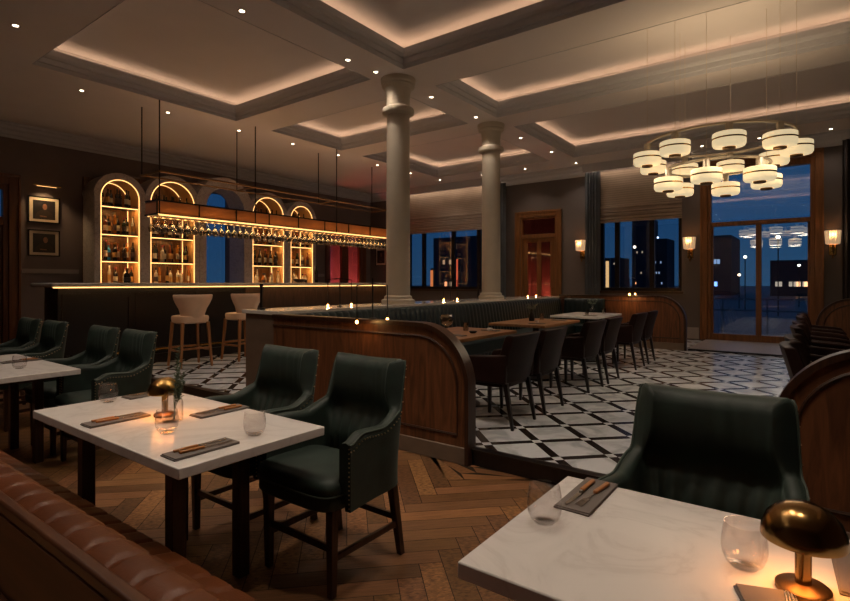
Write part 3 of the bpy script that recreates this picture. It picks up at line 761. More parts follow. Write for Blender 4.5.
cbuild(bq, m.grid(rows, wrap=True, caps=True), 'base', M['banq'], angle=70)

# ------------------------------------------------------------------ candle lamps
def make_candle_lamp():
    t = thing('twin_candle_lamp', '', 'lamp')
    MB().lathe([(.035, 0), (.035, .008), (.01, .014), (.0065, .02), (.0065, .36), (.0, .365)], n=14).build('stem', M['black'], t)
    m = MB().tube([(0, -.2, .335), (0, 0, .35), (0, .2, .335)], .005, 6)
    m.tube([(0, -.2, .335), (0, -.2, .055)], .0045, 6).tube([(0, .2, .335), (0, .2, .055)], .0045, 6)
    m.build('arm', M['black'], t)
    for s in (-1, 1):
        h = MB().lathe([(.012, 0), (.016, .01), (.013, .02), (.0, .022)], 0, s*.2, .038, 10).build('bulb_holder', M['copper'], t)
        MB().lathe([(0, -.018), (.011, -.01), (.013, 0), (.008, .012), (0, .018)], 0, s*.2, .022, 10, close=False).build('bulb', M['bulb'], h)
    return t
L0 = make_candle_lamp(); L0['group'] = 'twin candle lamps'
places = [((-3.15, 3.47, 1.076), 'black twin candle lamp on the partition behind the green velvet chairs'),
          ((-4.72, 4.60, 1.10), 'black twin candle lamp on the marble ledge nearest the ledge end facing the bar stools'),
          ((-4.78, 7.15, 1.10), 'black twin candle lamp on the marble ledge midway between the two columns'),
          ((-4.70, 10.05, 1.10), 'black twin candle lamp on the marble ledge in front of the single oak door')]
places[1] = (places[1][0], 'black twin candle lamp on the marble ledge, between its end block and the first column')
for i, (p, lb) in enumerate(places):
    o = L0 if i == 0 else dup(L0, p)
    o.location = p; o['label'] = lb
    for s in (-1, 1): light('POINT', 'candle_light', (p[0]+.0, p[1]+s*.2, p[2]+.022-(.036 if i == 0 else 0)), 2.0, (1, .5, .17), .016)
o = dup(L0, (-2.93, 10.9, 1.145), 0, 'black twin candle lamp on the far partition below the window')
for s in (-1, 1): light('POINT', 'candle_light', (-2.93, 10.9+s*.22, 1.165), 3.2, (1, .5, .17), .016)
for c in kids(L0):
    if not c.name.startswith('stem'): c.location.z = -.036
post = MB().lathe([(.045, 0), (.045, .015), (.016, .02), (.014, .25), (.022, .26), (.02, .285), (0, .29)], n=12)  # slim black post-like stand, its use left open
post = post.build('post_stand', M['black']); post.location = (-4.95, 3.62, 1.101); tag(post, 'slim black post-like stand on the end of the marble ledge nearest the bar stools', 'stand', 'stands on the ledge')
post['label'] = 'slim black post-like stand on the end block of the marble ledge'
o = post.copy(); col.objects.link(o); o.location = (-4.98, 8.36, 1.101); o['label'] = 'slim black post-like stand on the marble ledge against the second column'
#PART4
# ------------------------------------------------------------------ green wing chairs
def smooth(a, b, x):
    t = max(0, min(1, (x-a)/(b-a))); return t*t*(3-2*t)
def make_wing_chair():
    t = thing('wing_chair', '', 'chair')
    w, yf, yb = .294, -.195, .27
    # plan path of the outer face: arm front, along the arm, round the back
    path = []
    def sup(th, e=.62):
        return (w*math.copysign(abs(math.cos(th))**e, math.cos(th)), .02+(yb-.02)*abs(math.sin(th))**e)
    na, nb = 20, 76
    for i in range(na): path.append((w+.024*(1-i/na)**1.3, yf+(.02-yf)*i/na))
    for i in range(nb+1): path.append(sup(PI*i/nb))
    for i in range(na-1, -1, -1): path.append((-w-.024*(1-i/na)**1.3, yf+(.02-yf)*i/na))
    # resample evenly
    L_ = [0]
    for a, b in zip(path, path[1:]): L_.append(L_[-1]+math.hypot(b[0]-a[0], b[1]-a[1]))
    n = 132; pts = []; j = 0
    for i in range(n+1):
        s = L_[-1]*i/n
        while j < len(L_)-2 and L_[j+1] < s: j += 1
        k = (s-L_[j])/max(1e-9, L_[j+1]-L_[j]); a, b = path[j], path[j+1]
        pts.append((a[0]+(b[0]-a[0])*k, a[1]+(b[1]-a[1])*k))
    rows = []; nails = []; pipe = []
    for i, (x, y) in enumerate(pts):
        a, b = pts[max(0, i-1)], pts[min(n, i+1)]; tx, ty = b[0]-a[0], b[1]-a[1]; l = math.hypot(tx, ty); nx, ny = ty/l, -tx/l   # outward
        bk = smooth(.15, .222, y)                       # 0 on the arms, 1 on the back
        fr = smooth(-.07, -.18, y)                     # arm front roll
        h = .725 + .055*smooth(.04, .20, y) + .232*smooth(.175, .222, y) - .01*smooth(-.1, .05, y)*(1-bk) - .03*fr**2 - .018*bk*(1-(x/w)**2)
        zb = .395
        cb = smooth(.15, .24, y)
        r = []
        def P(off, z):
            lean = .12*max(0, z-.5)*smooth(-.05, .2, y); fl = .035*max(0, z-.62)*bk
            return (x*(1+fl/ w *1.0)-nx*off, y-ny*off+lean, z)
        N_ = 9
        for k in range(N_): r.append(P(0, zb+(h-.03-zb)*k/(N_-1)))
        r.append(P(.008, h-.012)); r.append(P(.025, h)); r.append(P(.05, h-.004))
        th_top = .062
        # inner face from top down
        for k in range(15):
            v = k/14; z = h-.02-(h-.02-.47)*v
            pad = 0
            if bk > .02:
                u = (z-.47)/(1.0-.47)
                pad = bk*(.034*math.exp(-((u-.80)/.22)**4)*smooth(-.02, .1, w-abs(x)+.05) - .018*math.exp(-((u-.50)/.07)**2) + .034*math.exp(-((u-.22)/.16)**2))
                if u < .5: pad += bk*.006*math.sin(x*PI*2/.075)*smooth(.5, .36, u)
                if u > .55: pad += .0025*math.sin(x*95+z*11)*math.exp(-((x-.05)/.12)**2)
            q = list(P(th_top+pad, z))
            if bk > .02:
                f = bk*smooth(.50, .62, u); q[1] += f*(min(q[1], .150+.035*(1-(x/w)**2)+.12*max(0, z-.5))-q[1])
            r.append(tuple(q))
        r.append(P(.03, .47)); r.append(P(.03, zb))
        rows.append(r)
        nails.append(P(-.002, h-.035)); pipe.append(P(.004, h-.01))
    MB().grid(rows, caps=False).build('upholstered_shell', M['velvet'], t, angle=80)
    o = kids(t)[0]
    # close ends and underside
    m = MB()
    for r in (rows[0], rows[-1]): m.add(r, [tuple(range(len(r)))])
    for i in range(n): m.add([rows[i][0], rows[i+1][0], rows[i+1][-1], rows[i][-1]], [(0, 1, 2, 3)])
    m.build('arm_front', M['velvet'], t, smooth=False)
    # nails along the outer edge and down the arm fronts
    m = MB(); acc = 0; prev = None; lst = []
    down = [(nails[0][0]-.010, yf-.001, z) for z in [.41+.02*k for k in range(14)]]
    down2 = [(nails[-1][0]+.010, yf-.001, z) for z in [.41+.02*k for k in range(14)]]
    for p in nails:
        if prev is None or (Vector(p)-Vector(prev)).length > .0175: lst.append(p); prev = p
    for p in down + lst + down2:
        m.lathe([(0, -.004), (.0035, -.0025), (.0048, 0), (.0035, .0025), (0, .004)], *p, n=6, close=False)
    tag(m.build('nailhead_trim', M['nail'], t), kind='stuff')
    MB().tube(pipe, .0045, 6).build('edge_piping', M['velvet_pipe'], t)
    # seat
    rows = []
    for z, s in ((.395, .97), (.405, 1.0), (.45, 1.0), (.46, .985), (.47, 1.0), (.49, 1.01), (.515, .985), (.528, .90), (.534, .6), (.536, .15)):
        r = []
        for i in range(48):
            a = 2*PI*i/48; e = .38
            r.append((.268*s*math.copysign(abs(math.cos(a))**e, math.cos(a)), -.085+.205*s*math.copysign(abs(math.sin(a))**e, math.sin(a)), z))
        rows.append(r)
    st = MB().grid(rows, wrap=True, caps=True).build('seat', M['velvet'], t, angle=60)
    pp = [(.271*math.copysign(abs(math.cos(a))**.38, math.cos(a)), -.085+.208*math.copysign(abs(math.sin(a))**.38, math.sin(a)), .462) for a in [2*PI*i/48 for i in range(48)]]
    MB().tube(pp, .004, 6, closed=True).build('seat_piping', M['velvet_pipe'], st)
    for sx in (-1, 1):
        MB().taper((sx*.222, -.215, 0), (sx*.225, -.215, .41), .016, .022).build('leg', M['dkwood'], t, bevel=.003, seg=1)
        MB().taper((sx*.225, .265, 0), (sx*.215, .20, .41), .016, .022).build('leg', M['dkwood'], t, bevel=.003, seg=1)
    for sx in (-1, 1):
        MB().taper((sx*.223, 0, 0), (sx*.223, 0, 0), .001, .001) if False else None
        MB().box(sx*.223-.009, sx*.223+.009, -.2, .225, .155, .185).build('stretcher', M['dkwood'], t, bevel=.002, seg=1)
    MB().box(-.21, .21, -.224, -.206, .20, .23).build('stretcher', M['dkwood'], t, bevel=.002, seg=1)
    MB().box(-.21, .21, .215, .233, .19, .22).build('stretcher', M['dkwood'], t, bevel=.002, seg=1)
    return t
w0 = make_wing_chair()
YC = 1.845
chairs = [(-2.02, 0, 'green velvet wing chair beside the rounded partition corner, at the middle marble table'),
          (-2.64, .03, 'green velvet wing chair by the end block of the marble ledge, at the middle marble table'),
          (-4.62, -.02, 'green velvet wing chair at the end of the marble table beside the bar'),
          (-5.24, .03, 'green velvet wing chair, second from the middle table, at the marble table before the bar'),
          (-6.33, .0, 'green velvet wing chair of the pair by the walnut door, on the bar side'),
          (-7.06, .0, 'green velvet wing chair beside the walnut door beside the portraits'),
          (-.305, 0, 'large dark green velvet wing chair seen over the big white marble table with copper knives'),
          (.42, -.05, 'green wing chair sliver at the photo edge behind the bronze mushroom lamp')]
chairs[0] = (-1.945, 0, 'green velvet wing chair with its whole seat in view, at the vase table')
chairs[1] = (-2.605, .0, 'dark green wing chair in front of the end block of the marble ledge')
chairs[2] = (-4.52, 0, 'green wing chair of the pair before the bar, on the vase table side')
chairs[3] = (-5.18, 0, 'green wing chair of the pair before the bar, on the walnut door side')
for i, (x, rz, lb) in enumerate(chairs):
    o = w0 if i == 0 else dup(w0, (x, YC, 0), rz)
    o.location = (x, YC if i < 6 else 1.915, 0); o.rotation_euler = (0, 0, rz); o['label'] = lb; o['group'] = 'green velvet wing chairs'

# ------------------------------------------------------------------ marble tables and what is on them
def marble_table(x0, x1, y0, y1, label):
    t = thing('marble_table', label, 'table', ((x0+x1)/2, (y0+y1)/2, 0), group='white marble topped tables')
    cbuild(t, MB().box(x0, x1, y0, y1, .71, .75), 'table_top', M['marble'], bevel=.004)
    cbuild(t, MB().box(x0+.16, x1-.16, y0+.1, y1-.1, .67, .71), 'apron', M['dkwood'], smooth=False)
    for y, q in ((y0+.14, .28), (y1-.14, .43)):
        for x in (x0+q, x1-q): cbuild(t, MB().box(x-.03, x+.03, y-.03, y+.03, 0, .705), 'leg', M['dkwood'], bevel=.004, seg=1)
    return t
marble_table(-3.19, -1.78, .96, 1.64, 'white marble table with plant vase and small brass mushroom lamp')
marble_table(-.67, .78, 1.03, 1.71, 'large near white marble table with dark bronze mushroom lamp')
marble_table(-5.86, -4.44, .96, 1.64, 'white marble table before the bar with a single tumbler at its end')
TP = [(.0, .002), (.027, .002), (.038, .012), (.045, .028), (.0475, .045), (.0465, .065), (.0435, .085), (.041, .1), (.0398, .1), (.0422, .085), (.045, .065), (.046, .045), (.0435, .029), (.036, .016), (0, .012)]
tb = MB().lathe([(.027, 0), (.027, .003), (.0, .004)], n=28).lathe(TP, n=28, close=False).build('tumbler', M['smoke'], angle=50)
tums = [(-.59, 1.34, 'empty stemless tumbler beside the copper handled knife and fork'), (-.13, 1.40, 'empty stemless tumbler beside the large bronze mushroom lamp'),
        (-2.255, 1.165, 'amber lit stemless tumbler in front of the brass mushroom lamp'), (-1.92, 1.37, 'stemless tumbler at the table corner towards the open green chair'),
        (-3.08, 1.27, 'stemless tumbler near the table end beside the folded dark napkins and lamp'), (-4.83, 1.37, 'stemless tumbler on the marble table before the bar')]
for i, (x, y, lb) in enumerate(tums):
    o = tb if i == 0 else tb.copy()
    if i: col.objects.link(o)
    o.location = (x, y, .7505); tag(o, lb, 'glass', 'stemless tumblers')
def mushroom_lamp(x, y, label, mat, power):
    t = thing('mushroom_lamp', label, 'lamp', (x, y, .7505), group='mushroom table lamps')
    MB().lathe([(.048, 0), (.05, .003), (.05, .012), (.045, .016), (.02, .018), (.017, .02)], n=36).build('base', M['copper'], t)
    MB().lathe([(.015, .018), (.015, .125)], n=20).build('stem', mat, t)
    MB().lathe([(.0765, .110), (.0775, .114), (.075, .134), (.066, .156), (.05, .173), (.028, .184), (0, .188), (0, .185), (.027, .181), (.048, .170), (.063, .153), (.0725, .133), (.0745, .114)], n=48, close=False).build('shade', mat, t, angle=50)
    MB().lathe([(0, .120), (.019, .122), (.022, .132), (.018, .145), (0, .15)], n=16, close=False).build('bulb', M['lampglow'], t)
    area('table_lamp_light', (x, y, .7505+.113), .11, .11, power*3.0, (1, .36, .09)).data.shape = 'DISK'
    return t
mushroom_lamp(-2.545, 1.305, 'small brass mushroom lamp standing beside the glass vase', M['brass'], .2)
mushroom_lamp(-.02, 1.36, 'large looking dark bronze mushroom lamp at the corner of the photo', M['bronze'], .2)

# vase with sprigs
v = thing('glass_vase', 'clear bottle vase with a tall sage sprig beside the brass lamp', 'vase', (-2.415, 1.275, .7505))
MB().lathe([(0, .0), (.043, .001), (.046, .006), (.046, .085), (.042, .10), (.024, .112), (.018, .12), (.018, .134), (.021, .137), (.016, .137), (.016, .12), (.040, .097), (.043, .085), (.043, .008), (0, .006)], n=28, close=False).build('vase_body', M['smoke'], v, angle=50)
def sprig(mb, base, tip, n, r0, size, leafy=True):
    b, t_ = Vector(base), Vector(tip); pts = [b+(t_-b)*i/8+Vector((.008*math.sin(i*1.1), .006*math.cos(i*1.4), 0)) for i in range(9)]
    mb.cur = 0; mb.tube(pts, .0016, 5)
    for k in range(n):
        f = .42+.58*k/n; p = b+(t_-b)*f+Vector((.008*math.sin(f*8*1.1), .006*math.cos(f*8*1.4), 0)); a = k*2.4+random.random()
        d = Vector((math.cos(a), math.sin(a), .55)).normalized(); s = size*(1.15-f*.6)*random.uniform(.8, 1.2)
        q = p+d*s; side = d.cross(Vector((0, 0, 1))).normalized()*s*.32; up = Vector((0, 0, .12*s))
        mb.cur = 0; mb.add([p, p+d*s*.5+side+up, q, p+d*s*.5-side+up], [(0, 1, 2), (0, 2, 3)])
m = MB()
for bx, tx, ty, tz in ((0, .012, .025, .35), (.005, .05, .01, .28), (-.005, .035, .035, .23), (0, .06, .02, .19)): sprig(m, (bx, 0, .01), (tx, ty, tz), 38, 0, .032)
tag(m.build('foliage', M['plant'], v, smooth=False), 'sage green sprig')

# napkins and cutlery
def napkin(x, y, z, rz, label, ln=.27, wd=.105):
    m = MB(); R_ = 14
    for k, (a, b, h0, h1) in enumerate(((0, 0, 0, .005), (.004, .003, .0052, .0095))):
        m.box(-wd/2+a, wd/2, -ln/2+b, ln/2, h0, h1)
    o = m.build('napkin', M['napkin'], bevel=.002, seg=2); o.location = (x, y, z); o.rotation_euler = (0, 0, rz)
    return tag(o, label, 'napkin', 'folded napkins')
def knife(x, y, z, rz, label):
    t = thing('table_knife', label, 'knife', (x, y, z), rz, 'table knives')
    MB().prism([(-.006, -.115), (.004, -.118), (.0085, -.09), (.0085, -.005), (-.006, -.005)], .0, .0016).build('blade', M['steel'], t, smooth=False)
    MB().box(-.0055, .0055, -.008, .004, -.001, .006).build('collar', M['steel'], t, bevel=.001)
    MB().taper((0, .004, .003), (0, .10, .003), .006, .0001) if False else None
    MB().box(-.007, .007, .004, .10, -.0008, .0085).build('handle', M['amber'], t, bevel=.003, seg=2)
    return t
def fork(x, y, z, rz, label):
    t = thing('table_fork', label, 'fork', (x, y, z), rz, 'table forks')
    m = MB()
    for k in range(4): m.box(-.0095+k*.0057, -.0095+k*.0057+.0024, -.112, -.07, 0, .0016)
    m.box(-.0098, .0098, -.072, -.05, 0, .0016); m.box(-.0028, .0028, -.052, .004, 0, .0024)
    m.build('tines', M['steel'], t, smooth=False)
    MB().box(-.007, .007, .004, .10, -.0008, .0085).build('handle', M['amber'], t, bevel=.003, seg=2)
    return t
zt = .7505
sets = [(-.555, 1.575, .0, 'the big near table before the dark green chair', 1), (.085, 1.53, .06, 'the big near table just behind the bronze lamp', 0), (-.045, 1.185, .35, 'the big near table at the foot of the bronze lamp', 2),
        (-2.64, 1.125, .02, 'the vase table, bench side, away from the table corner', 1), (-1.915, 1.125, .0, 'the vase table, bench side, by the table corner', 1),
        (-2.40, 1.51, .02, 'the vase table, chair side, behind the vase', 1), (-3.10, 1.50, .05, 'the vase table, chair side, behind the lone tumbler', 1),
        (-5.25, 1.50, .03, 'the marble table before the bar, chair side', 1), (-5.02, 1.13, .0, 'the marble table before the bar, bench side', 1)]
flip = {0: 0, 1: PI, 2: PI}
for i, (x, y, rz, where, k) in enumerate(sets):
    napkin(x, y, zt, rz, 'folded taupe napkin on '+where)
    if k in (1,):
        r = rz if y > 1.3 else rz+PI
        knife(x-.018, y, zt+.0115, r-.03, 'copper handled knife on napkin of '+where); fork(x+.02, y+.005, zt+.0115, r-.1, 'copper handled fork on napkin of '+where)
    elif k == 2: fork(x+.02, y+.02, zt+.0115, rz+PI-.2, 'fork on the napkin at the foot of the bronze mushroom lamp')

# ------------------------------------------------------------------ leather bench (seen over its back)
be = thing('leather_bench', 'cognac leather channel-tufted bench with a polished wood back rail', 'bench', (-3.0, .75, 0))
def tuft(y_prof, x0, x1, w, mb):
    n = int((x1-x0)/w*14); rows = []
    for i in range(n+1):
        x = x0+(x1-x0)*i/n; fr_ = ((x-x0)/w) % 1.0; ph = math.sqrt(1-(1-min(1, min(fr_, 1-fr_)/.2))**2)
        rows.append([(x, y+ny*(.013*(ph-1))*k, z+nz*(.013*(ph-1))*k) for y, z, ny, nz, k in y_prof])
    return mb.grid(rows, wrap=True, caps=True)
bp = [(.545, .42, 0, 0, 0), (.545, .735, 0, 1, .3), (.57, .748, 0, 1, 1), (.62, .745, .2, 1, 1), (.648, .725, 1, .5, 1), (.65, .60, 1, 0, 1), (.65, .42, 1, 0, 1)]
cbuild(be, tuft(bp, -6.2, 1.6, .125, MB()), 'backrest', M['bench'], angle=32)
sp_ = [(.60, .33, 0, 0, 0), (.60, .46, 0, 1, 1), (.75, .475, 0, 1, 1), (.90, .47, 0, 1, 1), (.96, .455, .5, .8, 1), (.985, .42, 1, 0, 1), (.98, .33, 1, 0, .5)]
cbuild(be, tuft(sp_, -6.2, 1.6, .125, MB()), 'seat', M['bench'], angle=32)
cbuild(be, MB().box(-6.2, 1.6, .51, .545, .05, .70), 'back_panel', wood('bench_back_wood', (.075, .024, .009), (.12, .042, .015), .4, (.8, 9, 9), 2, 4), smooth=False)
cbuild(be, MB().box(-6.2, 1.6, .512, .546, .70, .738), 'back_rail', M['rail'], bevel=.008)
cbuild(be, MB().box(-6.2, 1.6, .495, .51, .44, .475), 'back_moulding', M['rail'], bevel=.005)
cbuild(be, MB().box(-6.2, 1.6, .62, .93, 0, .33), 'base', M['dkwood'], smooth=False)

# ------------------------------------------------------------------ leather dining chairs and oak tables
def make_dining_chair():
    t = thing('leather_armchair', '', 'chair')
    rows = []
    for z, s in ((.36, .96), (.37, 1.0), (.44, 1.0), (.47, .98), (.485, .9), (.49, .5)):
        rows.append([(.25*s*math.copysign(abs(math.cos(a))**.35, math.cos(a)), -.03+.25*s*math.copysign(abs(math.sin(a))**.35, math.sin(a)), z) for a in [2*PI*i/36 for i in range(36)]])
    MB().grid(rows, wrap=True, caps=True).build('seat', M['leather'], t, angle=60)
    rows = []
    for i in range(17):
        u = -1+2*i/16; x = .285*u; cv = .05*u*u; r = []
        for z, f, bq_ in ((.40, .17, .245), (.55, .19, .265), (.70, .235, .29), (.80, .27, .305), (.83, .285, .305), (.835, .315, .29)):
            r.append((x*(1+.05*(z-.4)), f-cv, z-(.01*u*u if z > .8 else 0)))
        for z, f, bq_ in ((.83, .24, .357), (.78, .225, .345), (.6, .175, .295), (.40, .17, .25)):
            r.append((x*(1+.05*(z-.4)), bq_-cv, z-(.01*u*u if z > .8 else 0)))
        rows.append(r)
    MB().grid(rows, wrap=True, caps=True).build('backrest', M['leather'], t, bevel=.01, seg=2, angle=50)
    for s in (-1, 1):
        xs = sorted((s*.25, s*.305))
        poly = [(.23, .40), (.24, .66), (.10, .645), (-.08, .635), (-.17, .62), (-.20, .58), (-.20, .40)]
        MB().prism(poly, xs[0], xs[1], 'x').build('arm', M['leather'], t, bevel=.018, seg=3)
    for sx in (-1, 1):
        MB().taper((sx*.225, -.20, 0), (sx*.235, -.20, .38), .013, .022).build('leg', M['blackwood'], t, bevel=.003, seg=1)
        MB().taper((sx*.235, .27, 0), (sx*.225, .20, .40), .013, .022).build('leg', M['blackwood'], t, bevel=.003, seg=1)
    return t
dc = make_dining_chair(); first = True
tabs = [('t1', 4.06), ('middle oak table', 6.0), ('far oak table by the banquette corner', 7.98)]
wh = ['the first banquette table', 'the middle banquette table', 'the banquette table by the corner']
wh[2] = 'the corner banquette table'
for i, (nm, y) in enumerate(tabs):
    t = thing('oak_table', ['oak table along the banquette next to the mahogany partition, with a big globe wine glass', 'middle oak table along the banquette, with a dark flower bottle', 'dark-topped table at the corner of the banquette, with a leafy plant vase'][i], 'table', (-3.03, y+.6, FZ), group='oak tables along the banquette')
    cbuild(t, MB().box(-3.42, -2.64, y, y+1.2, .84, .875), 'table_top', M['tablewood'] if i < 2 else M['marble'], bevel=.004)
    cbuild(t, MB().lathe([(.24, 0), (.24, .015), (.04, .03), (.04, .70), (.12, .715)], -3.03, y+.6, FZ, 24), 'pedestal', M['black'])
    for k, dy in enumerate((.26, .94)):
        o = dc if first else dup(dc, (0, 0, 0)); first = False
        o.location = (-2.37, y+dy, FZ); o.rotation_euler = (0, 0, -PI/2+random.uniform(-.04, .04)); o['group'] = 'brown leather armchairs'
        o['label'] = 'brown leather armchair at %s, %s' % (wh[i], ['on its rounded partition side', 'on its window side'][k])
for k, y in enumerate((4.75, 5.45, 6.75, 7.45, 8.75, 9.45)):
    dup(dc, (.14, y, FZ), PI/2+random.uniform(-.03, .03), 'leather tub armchair, %s in the row behind the large green wing chair' % (['first', 'second', 'third', 'fourth', 'fifth', 'sixth'][k]), 'brown leather armchairs')
for k, y in enumerate((4.5, 6.5, 8.5)):
    t = thing('oak_table', 'oak table of the facing booth, number %s from the near partition' % ORD[k], 'table', (.82, y+.6, FZ))
    t['label'] = 'oak table of the opposite booth, %s after the rounded partition there' % ORD[k]
    cbuild(t, MB().box(.45, 1.2, y, y+1.2, .84, .875), 'table_top', M['tablewood'], bevel=.004)
    cbuild(t, MB().lathe([(.24, 0), (.24, .015), (.04, .03), (.04, .70), (.12, .715)], .82, y+.6, FZ, 24), 'pedestal', M['black'])
# tableware on the oak tables
zo = .8755
gl = [(.0, .001), (.036, .002), (.036, .004), (.006, .008), (.004, .02), (.004, .075), (.02, .085), (.055, .105), (.068, .14), (.064, .175), (.052, .20), (.05, .20), (.062, .175), (.0665, .14), (.053, .107), (0, .088)]
o = MB().lathe(gl, n=24, close=False).build('globe_wine_glass', M['glass']); o.location = (-3.0, 4.42, zo); tag(o, 'large globe wine glass on the oak table next to the mahogany partition', 'wine glass')
def small(name, prof, mat, loc, label, cat, n=16):
    o = MB().lathe(prof, n=n, close=False).build(name, mat, angle=50); o.location = loc; return tag(o, label, cat)
wt = [(0, .002), (.03, .002), (.033, .09), (.0315, .09), (.029, .006), (0, .005)]
small('water_glass', wt, M['glass'], (-3.05, 4.86, zo), 'straight water glass beside the globe wine glass', 'glass')
small('water_glass', wt, M['glass'], (-3.22, 4.30, zo), 'straight water glass behind the globe wine glass near the banquette', 'glass')
small('water_glass', wt, M['glass'], (-3.10, 6.95, zo), 'straight water glass on the middle oak table beside the flower bottle', 'glass')
small('water_glass', wt, M['glass'], (-2.95, 8.35, zo), 'straight water glass before the leafy plant vase on the corner table', 'glass')
small('water_glass', wt, M['glass'], (-2.85, 8.90, zo), 'straight water glass past the leafy plant vase on the corner table', 'glass')
small('dipping_dish', [(0, .001), (.03, .002), (.045, .02), (.043, .02), (.028, .006), (0, .005)], M['black'], (-2.85, 4.68, zo), 'small black dish on the oak table next to the partition', 'dish')
small('dipping_dish', [(0, .001), (.02, .002), (.03, .035), (.028, .035), (.018, .006), (0, .005)], M['marble'], (-2.9, 6.35, zo), 'little white cup on the middle oak table', 'cup')
small('dipping_dish', [(0, .001), (.02, .002), (.03, .035), (.028, .035), (.018, .006), (0, .005)], M['marble'], (-2.82, 4.98, zo), 'little white cup on the oak table next to the partition', 'cup')
def plantvase(x, y, label, mat, n, hgt, name='flower_vase'):
    v = thing(name, label, 'vase', (x, y, zo))
    MB().lathe([(.0, 0), (.035, .001), (.038, .01), (.036, .09), (.016, .12), (.013, .16), (.016, .162), (0, .15)], n=16, close=False).build('vase_body', mat, v)
    m = MB()
    for k in range(n):
        a = 2*PI*k/n; sprig(m, (0, 0, .1), (.09*math.cos(a), .09*math.sin(a), hgt*random.uniform(.75, 1)), 10, 0, .05)
    m.build('foliage', M['plant'], v, smooth=False)
plantvase(-3.10, 6.62, 'dark bottle vase with a few sprigs on the middle oak table', M['black'], 4, .28)
plantvase(-2.95, 8.62, 'vase of green leaves on the table by the banquette corner', M['smoke'], 7, .30)
for (x, y, w_) in ((-2.84, 4.35, 'the oak table next to the mahogany partition, first place'), (-2.84, 5.03, 'the oak table next to the mahogany partition, second place'), (-2.84, 6.22, 'the middle oak table, first place'), (-2.84, 6.95, 'the middle oak table, second place'), (-2.84, 8.2, 'the corner table, first place')):
    napkin(x, y, zo, PI/2, 'folded napkin on '+w_, .2, .09)

# ------------------------------------------------------------------ chandelier
ch = thing('ring_chandelier', 'two-ring brass chandelier of cream drum glass shades over the tiled floor', 'chandelier', (-.955, 7.2, 3.0))
chL = -ch.location
def circ(r, z, n=72): return [(-.955+r*math.cos(2*PI*i/n), 7.2+r*math.sin(2*PI*i/n), z) for i in range(n)]
lite = pmat('satin_nickel', (.62, .54, .44), .45, .7)
cbuild(ch, MB().tube(circ(.79, 3.11), .016, 8, True), 'ring', lite)
cbuild(ch, MB().tube(circ(.55, 2.79), .016, 8, True), 'ring', lite)
def drum(x, y, z):
    q = .89
    sc_ = lambda pr: [(a*q, b*q if b < .1 else b) for a, b in pr]
    m = MB().lathe(sc_([(.10, .085), (.165, .085), (.178, .078), (.18, .065), (.18, .022)]), x, y, z, 36, close=False)
    m.lathe(sc_([(.18, .004), (.18, -.05), (.165, -.078), (.12, -.088), (.08, -.088)]), x, y, z, 36, close=False)
    s = cbuild(ch, m, 'glass_shade', M['shade'], angle=50)
    def sub(mb, nm, mt):
        o = mb.build(nm, mt, s); o.matrix_parent_inverse = Matrix.Identity(4); return o
    sub(MB().lathe(sc_([(.176, .022), (.183, .022), (.183, .004), (.176, .004)]), x, y, z, 36, close=False), 'brass_band', M['brass'])
    sub(MB().lathe(sc_([(.0, -.11), (.06, -.11), (.07, -.105), (.072, -.082), (.0, -.082)]), x, y, z, 24, close=False), 'lower_cap', M['copper'])
    sub(MB().lathe(sc_([(.0, .19), (.034, .19), (.042, .185), (.042, .10), (.1, .09), (.1, .084)]), x, y, z, 24, close=False), 'neck', lite)
    area('shade_light', (x, y, z-.115), .3, .3, 1.5, (1, .80, .58)).data.shape = 'DISK'
for k in range(9):
    a = math.radians(6+40*k); drum(-.955+.79*math.cos(a), 7.2+.79*math.sin(a), 2.92)
for k in range(6):
    a = math.radians(27+60*k); drum(-.955+.55*math.cos(a), 7.2+.55*math.sin(a), 2.60)
for k in range(9):
    a = math.radians(6+40*k); x, y = -.955+.79*math.cos(a), 7.2+.79*math.sin(a)
    if k % 3 != 1: cbuild(ch, MB().tube([(x, y, 3.11), (x, y, TOP)], .0022, 5), 'suspension_wire', lite)
for k in range(3):
    a = math.radians(27+120*k); x, y = -.955+.55*math.cos(a), 7.2+.55*math.sin(a)
    cbuild(ch, MB().tube([(x, y, 2.79), (x, y, TOP)], .0022, 5), 'suspension_wire', lite)

# ------------------------------------------------------------------ sconces, pictures
def sconce(x, z, label, amt=2.2):
    t = thing('wall_sconce', label, 'wall lamp', (x, 13.0, z), group='glass wall sconces'); t.scale = (1.2, 1.2, 1.2)
    MB().box(-.05, .05, -.02, 0, -.22, .0).build('back_plate', M['brass'], t, bevel=.01)
    MB().tube([(0, -.02, -.15), (0, -.10, -.16), (0, -.13, -.12), (0, -.13, -.06)], .012, 8).lathe([(.0, -.28), (.012, -.27), (.02, -.22), (.0, -.20)], 0, -.06, 0, 10, close=False).build('arm', M['copper'], t)
    rows = []
    for z_, r in ((-.05, .07), (-.04, .09), (.16, .105), (.17, .10)):
        rows.append([((r+.006*math.cos(12*a))*math.cos(a), -.13+(r*.9+.006*math.cos(12*a))*math.sin(a), z_) for a in [2*PI*i/72 for i in range(72)]])
    MB().grid(rows, wrap=True).build('glass_shade', M['ribglass'], t, angle=80)
    MB().lathe([(0, -.03), (.035, -.02), (.04, .03), (.03, .10), (0, .12)], 0, -.13, 0, 14, close=False).build('bulb', M['opal'], t)
    light('POINT', 'sconce_light', (x, 12.72, z+.12), amt, (1, .66, .34), .06)
sconce(-4.70, 2.25, 'glass wall sconce beside the curtain, towards the single oak door')
sconce(-2.24, 2.20, 'glass wall sconce on the pier between the window and the double glass door')
sconce(.275, 2.20, 'glass wall sconce beside the dark curtain past the double glass door')
